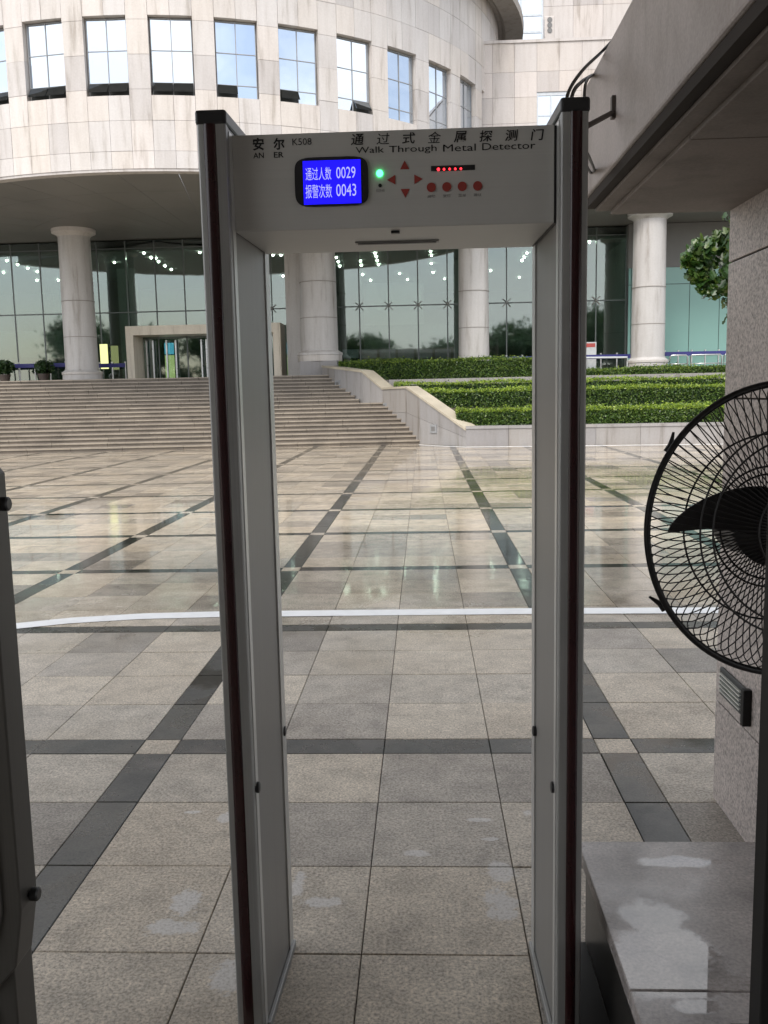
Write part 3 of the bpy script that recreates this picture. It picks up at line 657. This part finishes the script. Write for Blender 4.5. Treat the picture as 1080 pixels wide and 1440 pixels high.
# right-hand end: opaque teal glazing
TY = 36.9
tx0, tz1 = gx1+.02, onY(1000, 374, TY).z
tcols = [tx0]+[onY(v, 450, TY).x for v in (887, 929, 969, 1011, 1053, 1095)]
for a, b in zip(tcols, tcols[1:]):
    for z0, z1 in ((ZL, onY(1000, 398, TY).z), (onY(1000, 398, TY).z, tz1)): MB().box(a+.012, b-.012, TY, TY+.03, z0+.012, z1-.012).build('teal_panel', M['teal'], bld)
box('teal_backing', M['indark'], bld, tx0, tcols[-1], TY+.04, TY+.2, ZL, tz1); box('lintel_wall', M['soffit'], bld, tx0, tcols[-1], TY+.02, TY+.3, tz1, 8.05)

# ------------------------------------------------------------------ belt barriers, handrail, sign, shrubs
def barrier(px0, px1, py, Y, n, label):
    a, b = onY(px0, py, Y), onY(px1, py, Y); z = (a.z+b.z)/2; root = empty('belt_barrier', ((a.x+b.x)/2, Y, ZL), label, 'barrier')
    MB().box(a.x, b.x, Y-.004, Y+.004, z-.09, z+.07).build('belt', M['blue'], root)
    for i in range(n+1):
        x = a.x+(b.x-a.x)*i/n
        smooth_by_angle(MB().lathe([(.17, ZL), (.17, ZL+.02), (.03, ZL+.04), (.03, z+.1), (.045, z+.1), (.045, z+.13)], x, Y+.035, 12).build('post', M['steel'], root))
barrier(-60, 92, 514.5, 36.0, 7, 'blue retractable belt barrier on steel posts outside the lobby, left of the round column')
barrier(139, 176, 513.5, 36.0, 2, 'short blue belt barrier on steel posts between the column and the stone portal')
barrier(690, 890, 502.5, 36.2, 9, 'blue belt barrier on steel posts outside the glazed lobby above the tall hedge')
barrier(935, 1030, 496.5, 36.2, 5, 'blue belt barrier on steel posts in front of the opaque teal panels')
hr = empty('handrail', (onY(980, 510, 34.3).x, 34.3, ZL), 'stainless steel tube handrail on the terrace in front of the teal panels', 'railing')
zt = onY(980, 499, 34.3).z
for px0, px1 in ((942, 967), (971, 1015), (1018, 1060)):
    a, b = onY(px0, 505, 34.3).x, onY(px1, 505, 34.3).x
    MB().tube([(a, 34.3, 2.05), (a, 34.3, zt-.06), (a+.06, 34.3, zt), (b-.06, 34.3, zt), (b, 34.3, zt-.06), (b, 34.3, 2.05)], .028, 8).tube([(a, 34.3, zt-.32), (b, 34.3, zt-.32)], .02, 8).build('rail_frame', M['steel'], hr, smooth=True)
hr2 = empty('handrail', (onY(850, 508, 34.4).x, 34.4, ZL), 'pale tube handrail on the terrace left of the right-hand round column', 'railing')
a, b = onY(770, 503.5, 34.4), onY(882, 502.5, 34.4)
MB().tube([(a.x, 34.4, 2.05), (a.x, 34.4, a.z), (b.x, 34.4, b.z), (b.x, 34.4, 2.05)], .035, 8).build('rail_frame', M['inpale'], hr2)
p = onY(828, 490, 36.5); sg = empty('notice_stand', (p.x, 36.5, ZL), 'white notice stand with a red heading beside the lobby glass', 'sign')
box('board', M['inpale'], sg, p.x-.35, p.x+.3, 36.5, 36.54, ZL+.1, p.z+.25); box('red_heading', M['posterr'], sg, p.x-.3, p.x+.25, 36.49, 36.498, p.z+.05, p.z+.2); box('base', M['steel'], sg, p.x-.35, p.x+.3, 36.4, 36.7, ZL, ZL+.1)
def shrub(px, Y, h, w, label, seed):
    x = onY(px, 520, Y).x; q = random.Random(seed); root = empty('potted_shrub', (x, Y, ZL), label, 'shrub')
    smooth_by_angle(MB().lathe([(.16, ZL), (.22, ZL+.28), (.24, ZL+.28), (.24, ZL+.32), (.2, ZL+.32)], x, Y, 16).build('pot', M['pot'], root))
    cs = []
    for _ in range(900):
        t = q.uniform(0, 6.28); u = q.uniform(-1, 1); r_ = q.random()**.4; cs.append((x+w*r_*math.cos(t)*math.sqrt(1-u*u)*(1+.3*math.sin(3*t)), Y+w*r_*math.sin(t)*math.sqrt(1-u*u), ZL+.3+h*.5*(1+u*r_)))
    mb = MB(); leaf_cloud(mb, cs, .07, q); mb.build('foliage', M['bgleaf'], root)
shrub(61, 35.4, .55, .36, 'dark leafy potted shrub on the terrace left of the round column', 3); shrub(6, 35.4, .6, .34, 'dark potted shrub on the terrace at the far end of the belt barrier', 4)

# ================================================================== SHELTER: beam, pillar, unseen roof
PX, PYF, PZ = 1.13, 3.43, 2.255
pil = empty('granite_pillar', (PX+.4, PYF-.6, 0), 'speckled pink granite pillar holding up the concrete canopy behind the fan', 'pillar')
zj = onX(1022, 371, PX).z; zj2 = onX(1008, 985, PX).z; zj3 = onX(1018, 560, PX).z
for z0, z1 in ((-.01, zj2-.003), (zj2+.003, zj3-.003), (zj3+.003, zj-.003), (zj+.003, PZ+.01)): MB().box(PX, PX+.9, 2.0, PYF, z0, z1).build('granite_slab', M['pillar'], pil, bevel=.004)
box('pillar_core', M['darkstrip'], pil, PX+.01, PX+.89, 2.01, PYF-.01, 0, PZ)
FX = .60; ZB0, ZB1 = 2.275, 2.70
can = empty('concrete_canopy', (1.6, 1.0, PZ), 'stained grey concrete canopy beam with a dark drip edge over the pillar', 'canopy')
MB().box(FX, FX+.3, -3, 3.46, ZB0+.035, ZB1).build('fascia_beam', M['concrete'], can, bevel=.008)
MB().box(FX+.012, FX+.045, -3, 3.45, ZB0+.004, ZB0+.036).build('drip_groove', M['darkstrip'], can)
MB().box(FX+.046, FX+.0995, -3, 3.44, ZB0-.006, ZB0+.036).build('drip_edge', M['concrete2'], can)
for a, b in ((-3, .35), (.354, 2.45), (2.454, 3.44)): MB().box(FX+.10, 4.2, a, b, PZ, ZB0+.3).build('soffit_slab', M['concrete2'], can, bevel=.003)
roof = empty('unseen_gate_roof', (0, 1, 4.6), 'unseen flat concrete roof high above the security gate, sized to shade it', 'roof')
box('roof_slab', M['roofc'], roof, -4.8, 5.2, -3.5, 6.2, 4.6, 4.9); box('rear_wall', M['lodge'], roof, -4.8, 5.2, -3.5, -3.2, 0, 4.6)  # unseen roof sized for shade; rear wall added to block light from behind
box('roof_post', M['roofc'], roof, 4.4, 4.9, 4.5, 5.0, 0, 4.6); box('roof_post', M['roofc'], roof, -4.7, -4.3, 3.0, 3.4, 0, 4.6)
# plinth beside the gate
plx, pyf, plz = .457, 2.5, .30
pl = empty('stone_plinth', (.9, 1.5, 0), 'raised wet granite plinth beside the gate, under the fan', 'plinth')
yj = onZ(950, 1393, plz).y
for a, b in ((-2.0, .75), (.754, yj-.002), (yj+.002, pyf)): MB().box(plx-.02, 2.6, a, b, plz-.04, plz).build('top_slab', M['plinth'], pl, bevel=.003)
MB().box(plx, 2.55, -1.98, pyf-.02, 0, plz-.041).build('plinth_body', mat_granite('dark_plinth', (.05, .046, .042), 90, .3, .3, .4), pl)

tag(MB().box(.372, plx-.002, .6, 2.46, .001, .006).build('rubber_strip', M['postm']), 'black rubber strip on the floor between the detector and the plinth', 'floor strip')  # dark strip laid in for the deep shade beside the plinth
# wall vent on the pillar
va, vb = onX(1017, 940, PX), onX(1060, 1003, PX)
y0, y1 = onX(1054, 960, PX).y, onX(1016, 955, PX).y; z1, z0 = onX(1016, 936, PX).z, onX(1016, 976, PX).z
ve = empty('wall_vent', (PX, (y0+y1)/2, z0), 'dark louvred vent box with pale slats on the granite pillar below the fan', 'vent')
MB().box(PX-.012, PX, y0, y1, z0-.0, z1).build('vent_box', M['vent'], ve, bevel=.006)
for k in range(5):
    z = z0+.022+(z1-z0-.044)*k/4; MB().box(PX-.02, PX-.011, y0+.04, y1-.02, z-.0025, z+.0025).build('slat', M['ventw'], ve)
MB().box(PX-.03, PX, y0-.03, y0-.001, z0-.015, z1+.008).build('vent_cover', M['postm'], ve, bevel=.004)

# ================================================================== METAL DETECTOR
YN, YF = 2.04, 2.445; LX0, LX1, RX0, RX1 = -.490, -.426, .308, .367; ZC = 2.245; BYF = 2.09; BZ0, BZ1 = 1.992, 2.203
det = empty('metal_detector', (-.06, 2.2, 0), 'grey walk-through metal detector arch with blue display and maroon strips', 'metal detector')
def side(x0, x1, inner, toe):      # inner = +1 when the passage lies towards +X; toe = how far the rear edge leans into the passage
    s = inner; xi = x1 if s > 0 else x0; xo = x0 if s > 0 else x1; w = x1-x0
    sh = lambda y: toe*(y-YN)/(YF-YN)
    def slab(xa, xb, y0, y1, z0, z1):      # box that follows the toe-in
        a, b = min(xa, xb), max(xa, xb); return MB().prism([(a+sh(y0), y0), (b+sh(y0), y0), (b+sh(y1), y1), (a+sh(y1), y1)], z0, z1)
    body = slab(xo+s*.005, xi-s*.0015, YN+.03, YF-.03, .012, ZC-.02).build('side_column', M['panel'], det)
    def pf(name, y0, y1, front):
        rr = .0045; pts = []; o = sh((y0+y1)/2)
        for cx, cy, a0 in ((x0+rr, y0+rr, 180), (x1-rr, y0+rr, 270), (x1-rr, y1-rr, 0), (x0+rr, y1-rr, 90)):
            for k in range(4): t = R(a0+30*k); pts.append((cx+o+rr*math.cos(t), cy+rr*math.sin(t)))
        return smooth_by_angle(MB().prism(pts, .0, ZC-.02).build(name, M['alu'], body), 50)
    pf('front_profile', YN, YN+.035, 1); pf('rear_profile', YF-.035, YF, 0)
    cx = (x0+x1)/2-s*.003; hw = w*.215; pts = []
    for k in range(9): t = math.pi*k/8; pts.append((cx-hw*math.cos(t), YN+.001-.005*math.sin(t)))
    pts += [(cx+hw, YN+.004), (cx-hw, YN+.004)]
    smooth_by_angle(MB().prism(pts, .03, ZC-.03).build('maroon_strip', M['maroon'], body), 50)
    slab(x0-.0025, x1+.0025, YN-.0025, YF+.0025, ZC-.032, ZC).build('end_cap', M['blackp'], body, bevel=.006)
    slab(xi-s*.001, xi+s*.010, YN+.045, YF-.005, 0, .022).build('kick_rail', M['alu'], body, bevel=.002)
    slab(xi-s*.004, xi+s*.0015, YN+.026, YN+.052, .02, ZC-.04).build('edge_trim', M['trim'], body)
    slab(xi-s*.004, xi+s*.0025, YF-.052, YF-.004, .02, ZC-.04).build('edge_trim', M['trim'], body)  # rear trim coloured paler for the outside light its edge catches
    for px, py in (((361, 1107), (398, 1028)) if s > 0 else ((779, 1107), (753, 1028))):
        xp = xi+(toe*.12 if py > 1060 else toe*.85); p = onX(px, py, xp); smooth_by_angle(MB().tube([(xp-s*.004, p.y, p.z), (xp+s*.007, p.y, p.z), (xp+s*.009, p.y, p.z)], [.014, .014, .009], 14).build('sensor_plug', M['blackp'], body), 50)
    return body
side(LX0, LX1, 1, .017); side(RX0, RX1, -1, -.012)
bar = MB().prism([(LX1+.002, BYF), (RX0-.008, BYF), (RX0-.018, YF-.02), (LX1+.017, YF-.02)], BZ0, BZ1).build('crossbar', M['bar'], det, bevel=.0025)
MB().prism([(RX0-.008, BYF+.004), (RX0-.0005, BYF+.004), (RX0-.012, YF-.022), (RX0-.018, YF-.022)], BZ0, BZ1-.001).build('bar_gasket', M['blackp'], bar)
def bp(px, py): p = onY(px, py, BYF); return p.x, p.z
def text(body, x0, x1, y0, y1, mat, name='lettering', yy=None, bold=0, shear=0, parent=None):
    cu = bpy.data.curves.new(name, 'FONT'); cu.body = body; cu.size = 1; cu.offset = bold; cu.shear = shear; cu.resolution_u = 3; cu.extrude = 0
    o = bpy.data.objects.new('t', cu); C.objects.link(o); dg = bpy.context.evaluated_depsgraph_get(); me = bpy.data.meshes.new_from_object(o.evaluated_get(dg)); bpy.data.objects.remove(o)
    xs = [v.co.x for v in me.vertices]; ys = [v.co.y for v in me.vertices]
    a, b, c, d = min(xs), max(xs), min(ys), max(ys); X0_, Z1_ = bp(x0, (y0[0])); X1_, _ = bp(x1, y0[1]); _, Z0_ = bp(x0, y1)
    Yp = BYF-.0008 if yy is None else yy
    for v in me.vertices:
        v.co = Vector((X0_+(v.co.x-a)/(b-a)*(X1_-X0_), Yp, Z0_+(v.co.y-c)/(d-c)*(Z1_-Z0_)))
    me.materials.clear(); me.materials.append(mat); return link(name, me, parent or bar)
text('安', 355, 371, (194, 194), 212, M['ink'], bold=.028); text('尔', 384, 400, (194, 194), 211, M['ink'], bold=.028)
text('AN', 356, 371, (215, 215), 223, M['ink'], bold=.015); text('ER', 385, 399, (214, 214), 222, M['ink'], bold=.015); text('K508', 411, 438, (195, 195), 204.5, M['ink'])
for i, ch in enumerate('通过式金属探测门'):
    cx = 502+36.2*i; yt = 188.5-.98*i; text(ch, cx-9, cx+9.5, (yt, yt), yt+16, M['ink'], bold=0 if ch in '金过' else .013, shear=.12)
text('Walk', 500, 540, (207, 207), 216, M['ink']); text('Through', 547, 614, (205.5, 205.5), 217.5, M['ink']); text('Metal', 623, 669, (203.5, 203.5), 213.5, M['ink']); text('Detector', 678, 753, (201.5, 201.5), 211.5, M['ink'])
# display
bx0, bz0 = bp(416, 292); bx1, bz1 = bp(517.5, 219.5); mxx, mzz = (bx0+bx1)/2, (bz0+bz1)/2; hw, hh = (bx1-bx0)/2, (bz1-bz0)/2; pts = []
for k in range(48):
    t = 2*math.pi*k/48; c_, s_ = math.cos(t), math.sin(t); e = .36; pts.append((mxx+hw*math.copysign(abs(c_)**e, c_), mzz+hh*math.copysign(abs(s_)**e, s_)*(1 if abs(c_) < .3 else 1)))
bez = smooth_by_angle(MB().prism_y(pts, BYF-.005, BYF-.0003).build('display_bezel', M['blackp'], bar), 50)
sx0, sz0 = bp(428, 288.5); sx1, sz1 = bp(507, 225); MB().box(sx0, sx1, BYF-.0062, BYF-.0051, sz0, sz1).build('display_screen', M['screen'], bar)
for s_, a, b, y0, y1 in (('通过人数', 430, 466, 237, 255), ('0029', 473, 500, 236, 252), ('报警次数', 430, 467, 261, 280), ('0043', 473, 501, 260, 277)): text(s_, a, b, (y0, y0), y1, M['screentext'], 'screen_text', BYF-.0068)
def disc(name, px, py, rp, mat, d=.002, seg=20):
    x, z = bp(px, py); r_ = rp/F_PX*2.14; return smooth_by_angle(MB().tube([(x, BYF+.0002, z), (x, BYF-d, z)], r_, seg).build(name, mat, bar), 50)
disc('green_led', 534, 244, 4.2, M['ledg'], .004, 14); disc('sensor_hole', 534.5, 261, 2.4, M['ink']); 
def tri(px, py, dx, dy):
    c = bp(px, py); k = 2.14/F_PX; pts = []
    for a in (0, 1, 2):
        if dy: p_ = [(-6, -5.5*dy), (6, -5.5*dy), (0, 5.5*dy)][a]
        else: p_ = [(-5.5*dx, -6), (5.5*dx, 0), (-5.5*dx, 6)][a]
        pts.append((c[0]+p_[0]*k, c[1]+p_[1]*k))
    ar = sum(pts[i][0]*pts[(i+1) % 3][1]-pts[(i+1) % 3][0]*pts[i][1] for i in range(3))
    if ar < 0: pts.reverse()
    MB().prism_y(pts, BYF-.0015, BYF-.0002).build('arrow_button', M['red'], bar)
tri(569, 232, 0, 1); tri(570, 272, 0, -1); tri(550, 253, -1, 0); tri(588.5, 252, 1, 0)
for i in range(4): disc('round_button', 606.5+21.7*i, 263.6-.7*i, 6, M['red'])
a, z = bp(606, 238.5); b, z2 = bp(668, 236); MB().box(a, b, BYF-.0015, BYF-.0002, z-.004, z+.0075).build('signal_bar', M['blackp'], bar, bevel=.0007)
for i in range(5): disc('red_led', 616.5+7.9*i, 238.4-.2*i, 1.5 if i else 2.0, M['ledr'], .0025, 8)
for i, s_ in enumerate(('启动', '复位', '菜单', '确认')): text(s_, 601+21.7*i, 612+21.7*i, (274-.7*i, 274-.7*i), 278.5-.7*i, M['inkgrey'])
text('红外线', 529, 541, (266, 266), 270, M['inkgrey'])
p0 = onZ(500, 341, BZ0); p1 = onZ(617, 338, BZ0)
MB().box(p0.x, p1.x, p0.y-.012, p0.y+.012, BZ0-.004, BZ0-.0003).build('light_slot_frame', M['alu'], bar); MB().box(p0.x+.006, p1.x-.006, p0.y-.008, p0.y+.008, BZ0-.0055, BZ0-.0042).build('light_slot', M['ink'], bar)
p0 = onZ(556, 324.5, BZ0); MB().box(p0.x-.010, p0.x+.010, p0.y-.004, p0.y+.012, BZ0-.006, BZ0-.0003).build('bar_latch', M['blackp'], bar, bevel=.001)

# cables and bracket rod behind the right column
cab = empty('cable_bundle', (.42, 2.9, 2.2), 'black cables looping from the detector post up to the concrete beam', 'cable')
def cable(p, r=.005, name='cable'):
    P_ = [Vector(v) for v in p]; out = []
    for i in range(len(P_)-1):
        a = P_[max(i-1, 0)]; b = P_[i]; c = P_[i+1]; d = P_[min(i+2, len(P_)-1)]
        for k in range(8):
            t = k/8; out.append(.5*((2*b)+(c-a)*t+(2*a-5*b+4*c-d)*t*t+(3*b-a-3*c+d)*t**3))
    out.append(P_[-1]); MB().tube(out, r, 8).build(name, M['cable'], cab, smooth=True)
cable([onY(794, 160, 2.5), onY(800, 128, 2.6), onY(820, 98, 2.8), onX(846, 73, FX), onX(861, 58, FX)+Vector((.02, 0, .02))])
cable([onY(799, 165, 2.5), onY(806, 130, 2.6), onY(818, 115, 2.8), onX(832, 106, FX)], .0055)
cable([onY(822, 165, 2.55), onY(822, 128, 2.7), onY(826, 112, 2.9), onX(834, 105, FX)], .0045)
cable([onY(825, 215, 2.6), onY(829, 222, 2.7), onX(836, 240, FX), onX(831, 243, FX), onY(822, 228, 2.7)], .0045)
rod = empty('bracket_rod', (.5, 3.0, 2.4), 'rusty steel bracket rod fixed to the face of the concrete beam', 'bracket')
MB().tube([onY(815, 183, 2.7), onX(864, 157, FX)], .008, 8).build('rod', M['rust'], rod); p = onX(865, 150, FX); MB().box(FX-.012, FX, p.y-.012, p.y+.012, p.z-.035, p.z+.03).build('bracket_plate', M['rust'], rod)

# ================================================================== FAN
FY = 2.2; fc = onY(1108, 744, FY); FR = .356
fan = empty('wall_fan', (fc.x, FY, fc.z), 'large black industrial fan with spiral wire cage mounted off the granite pillar', 'fan')
TILT = Matrix.Rotation(R(8), 4, 'Z') @ Matrix.Rotation(R(-4), 4, 'X')
def fplace(mb): return mb.xf(Matrix.Translation(fc) @ TILT)
def circ(r, y, n=72): return [(r*math.cos(2*math.pi*k/n), y, r*math.sin(2*math.pi*k/n)) for k in range(n)]
cage = fplace(MB().tube(circ(FR, 0, 96), .0085, 8, True, (0, 1, 0))).build('cage_rim', M['fanblack'], fan, smooth=True)
yprof = lambda u, s: s*(.085*math.sqrt(max(0, 1-u**2.4)))
for s, tw in ((-1, 1), (1, -1)):
    mb = MB()
    for k in range(96):
        a0 = 2*math.pi*k/96; pl_ = []
        for i in range(13):
            u = .26+(1-.26)*i/12; a = a0+tw*(.115*(1-u)**.5); pl_.append((FR*u*math.cos(a), yprof(u, s), FR*u*math.sin(a)))
        mb.tube(pl_, .0016, 5, False, (0, 1, 0))
    fplace(mb).build('wire_grille', M['fanblack'], fan, smooth=True)
    mb = MB()
    for u in ((.71, .63, .33) if s < 0 else (.43, .375, .66)): mb.tube(circ(FR*u, yprof(u, s), 72), .0026, 6, True, (0, 1, 0))
    fplace(mb).build('support_ring', M['fanblack'], fan, smooth=True)
fplace(MB().tube([(0, -.095, 0), (0, -.08, 0)], .085, 28)).build('hub_badge', M['fanblack'], fan)
fplace(MB().tube([(0, .07, 0), (0, .12, 0), (0, .24, 0), (0, .26, 0)], [.1, .085, .08, .05], 24)).build('motor', M['fanblack'], fan, smooth=True)
fplace(MB().tube([(0, -.05, 0), (0, .05, 0)], .05, 20)).build('hub', M['fanblack'], fan)
for b_ in range(3):
    tp = [(.03, .085), (.06, .103), (.088, .109), (.12, .109), (.155, .104), (.193, .095), (.23, .08), (.263, .060), (.285, .041), (.299, .022), (.304, .008)]
    bt = [(.03, -.03), (.06, -.018), (.088, -.012), (.12, -.003), (.155, .003), (.193, .005), (.23, .004), (.263, .002), (.285, .000), (.299, .001), (.304, .005)]; n = len(tp)
    vs = []
    for (r_, t_), (_, d_) in zip(tp, bt):
        sl = (t_-d_)/.11
        for yy in (-.002, .002): vs += [(-r_, -.035*sl+yy, t_), (-r_, .03*sl+yy, d_)]
    fs = []
    for i in range(n-1):
        o = 4*i; p_ = o+4; fs += [(o, o+1, p_+1, p_), (o+2, p_+2, p_+3, o+3), (o, p_, p_+2, o+2), (o+1, o+3, p_+3, p_+1)]
    mb = MB().add(vs, fs+[(0, 2, 3, 1)]).xf(Matrix.Rotation(R(120*b_), 4, 'Y')); fplace(mb).build('blade', M['fanblack'], fan)
for px, py in ((943, 625), (925, 850)):
    p = onY(px, py, FY); d = Vector((p.x-fc.x, 0, p.z-fc.z)).normalized(); c_ = fc+d*(FR-.002); t_ = Vector((-d.z, 0, d.x))
    MB().tube([c_+t_*.02, c_+d*.003, c_-t_*.028+d*.016], [.009, .007, .003], 8).build('rim_clip', M['fanblack'], fan)
MB().tube([fc+Vector((.0, .2, -.02)), fc+Vector((.12, .26, -.03)), (PX+.02, FY+.3, fc.z-.03)], .022, 12).build('wall_arm', M['fanblack'], fan, smooth=True); MB().box(PX-.02, PX+.001, FY+.22, FY+.38, fc.z-.12, fc.z+.06).build('mounting_plate', M['fanblack'], fan)

# dark post in front of the fan
PYD = 1.62
xl = onY(1066, 1050, PYD+.06).x; zt = onY(1072, 678, PYD).z
po = empty('gate_post', (xl+.05, PYD, plz), 'dark square metal post with a silver cap in front of the fan', 'post')
box('shaft', M['postm'], po, xl, xl+.09, PYD, PYD+.06, plz, zt, .004)
smooth_by_angle(MB().lathe([(.02, zt), (.02, zt+.006), (.012, zt+.014)], xl+.03, PYD+.03, 16).build('cap', M['steel'], po)); box('foot_plate', M['postm'], po, xl-.02, xl+.14, PYD-.03, PYD+.1, plz, plz+.012)

# ================================================================== dark cabinet at the left edge
KYF = 1.90; KD = .085
k = lambda px, py: (onY(px, py, KYF).x, onY(px, py, KYF).z)
cabn = empty('equipment_cabinet', (-1.1, KYF, 0), 'dark grey metal equipment cabinet with black thumb screws beside the detector', 'cabinet')
xr = (k(9, 660)[0]+k(50, 1240)[0])/2; ztop = k(9, 657)[1]; zlow = k(50, 1252)[1]; zch = k(41, 1318)[1]
pr = [(xr-.5, zch-.17), (xr-.16, zch-.13), (xr-.07, zch-.075), (xr-.022, zch-.02), (xr-.004, zlow-.03), (xr, zlow), (xr, ztop-.012), (xr-.012, ztop+.004), (xr-.5, ztop+.06)]
MB().prism_y(pr, KYF-KD, KYF).build('hood', M['cabinet'], cabn, bevel=.004)
pr2 = [(xr-.5, zch-.14), (xr-.17, zch-.10), (xr-.09, zch-.05), (xr-.05, zlow-.04), (xr-.04, zlow), (xr-.04, ztop-.06), (xr-.5, ztop-.02)]
MB().prism_y(pr2, KYF-KD-.006, KYF-KD-.0005).build('access_panel', M['cabinet'], cabn, bevel=.0015)
xb = k(47, 1400)[0]-.004
MB().box(xr-.5, xb, KYF-KD+.012, KYF+.02, 0, zch+.03).build('lower_body', M['cabinet'], cabn, bevel=.004)
MB().box(xr-.45, xb-.045, KYF-KD+.006, KYF-KD+.0115, .05, zch-.12).build('lower_door', M['cabinet'], cabn, bevel=.002)
zz = onX(10, 1400, xb-.06).z
MB().box(xb-.3, xb-.05, KYF-KD+.001, KYF-KD+.0055, zz-.004, zz+.002).build('door_trim', M['alu'], cabn)
for px, py in ((2, 708), (38, 1262)):
    p = onX(px, py, xr); z = p.z; y = KYF-KD*.45
    smooth_by_angle(MB().tube([(xr-.002, y, z), (xr+.004, y, z), (xr+.005, y, z), (xr+.019, y, z), (xr+.022, y, z)], [.008, .008, .0155, .0155, .012], 18).build('thumb_screw', M['blackp'], cabn), 40)

# ================================================================== TREES
def leaf_poly(mb, c, n, up_, s, q):
    a = n.cross(up_); 
    if a.length < .1: a = n.orthogonal()
    a.normalize(); b = a.cross(n)
    sh = [(0, -.55), (.28, -.42), (.5, -.1), (.22, .0), (.3, .38), (0, .75), (-.3, .38), (-.22, 0), (-.5, -.1), (-.28, -.42)]
    fold = .18
    vs = [c+a*x*s+b*y*s+n*(abs(x)*fold*s) for x, y in sh]; vs.append(c+b*.0)
    m = len(sh); mb.add(vs, [(i, (i+1) % m, m) for i in range(m)])
tree = empty('street_tree', (5.15, 12.0, 0), 'broad-leaved green tree half hidden behind the granite pillar', 'tree')
tk = MB(); q = random.Random(21)
tk.tube([(5.15, 12, -.1), (5.12, 12, 1.2), (5.18, 12.02, 2.4), (5.1, 12, 3.6), (5.15, 12, 5.2)], [.15, .12, .1, .08, .03], 12)
tips = []
for i in range(13):
    z = 2.7+.2*i; t = q.uniform(0, 6.28) if i % 2 else math.pi+q.uniform(-.5, .5); ln = q.uniform(.9, 1.35); e = Vector((5.13+ln*math.cos(t), 12+ln*math.sin(t), z+q.uniform(-.25, .35)))
    tk.tube([(5.14, 12, z-.15), (Vector((5.14, 12, z-.15))+e)/2+Vector((0, 0, .12)), e], [.04, .026, .01], 6); tips.append(e)
tk.build('trunk', M['bark'], tree, smooth=True)
tips += [onY(988, 352, 11.8), onY(985, 385, 11.9), onY(1008, 372, 12), onY(1000, 402, 11.8), onY(1018, 398, 12.1), onY(972, 345, 12), onY(1015, 340, 12.1), onY(990, 372, 12.2), onY(977, 365, 11.9)]
mb = MB()
for e in tips:
    small = e.y != 12 and e in tips[-9:]
    for _ in range(190 if small else 170):
        d = Vector((q.gauss(0, 1), q.gauss(0, 1), q.gauss(0, .8))).normalized()*(q.random()**.5)*(.17 if small else .4)
        c = e+d; pc = proj(c)
        if not small and pc and pc[0] < 1016: continue
        n = Vector((q.gauss(0, .7), q.gauss(0, .7)-.5, .55)).normalized(); leaf_poly(mb, c, n, Vector((q.gauss(0, .4), q.gauss(0, .4), 1)), q.uniform(.06, .105), q)
mb.build('crown', M['leaf'], tree)

# trees across the road behind the gate (they show as reflections in the lobby glass)
def bgtree(x, y, h, w, seed, label):
    q = random.Random(seed); root = empty('roadside_tree', (x, y, -.12), label, 'tree', 'trees behind the gate'); tb = MB().tube([(x, y, -.3), (x+.1, y, h*.3), (x, y+.1, h*.7)], [.28, .2, .06], 8)
    lobes = []
    for i in range(22):
        t = q.uniform(0, 6.28); r_ = w*q.random()**.6; z = h*q.uniform(.3, .95); k2 = 1-abs(z/h-.6)*1.1; lobes.append(Vector((x+r_*k2*math.cos(t), y+r_*k2*math.sin(t), z))); tb.tube([(x, y, z*.75), lobes[-1]], [.07, .02], 5)
    tb.build('trunk', M['bark'], root)
    cs = [l+Vector((q.gauss(0, 1), q.gauss(0, 1), q.gauss(0, .7)))*w*.2 for l in lobes for _ in range(330)]
    m2 = MB(); leaf_cloud(m2, cs, .42, q); m2.build('crown', M['bgleaf'], root)
for i, (x, y, h, w) in enumerate((x, y-8, h*.85, w) for x, y, h, w in ((-34, -30, 11, 4.5), (-25, -33, 13, 5), (-17, -31, 9, 4.5), (-7, -36, 10, 4), (4, -33, 8.5, 4.5), (12, -31, 11, 5), (20, -30, 13, 5), (30, -32, 12, 5.5), (-44, -33, 13, 5.5))):
    bgtree(x, y, h, w, 40+i, 'dark broad tree across the road behind the security gate')
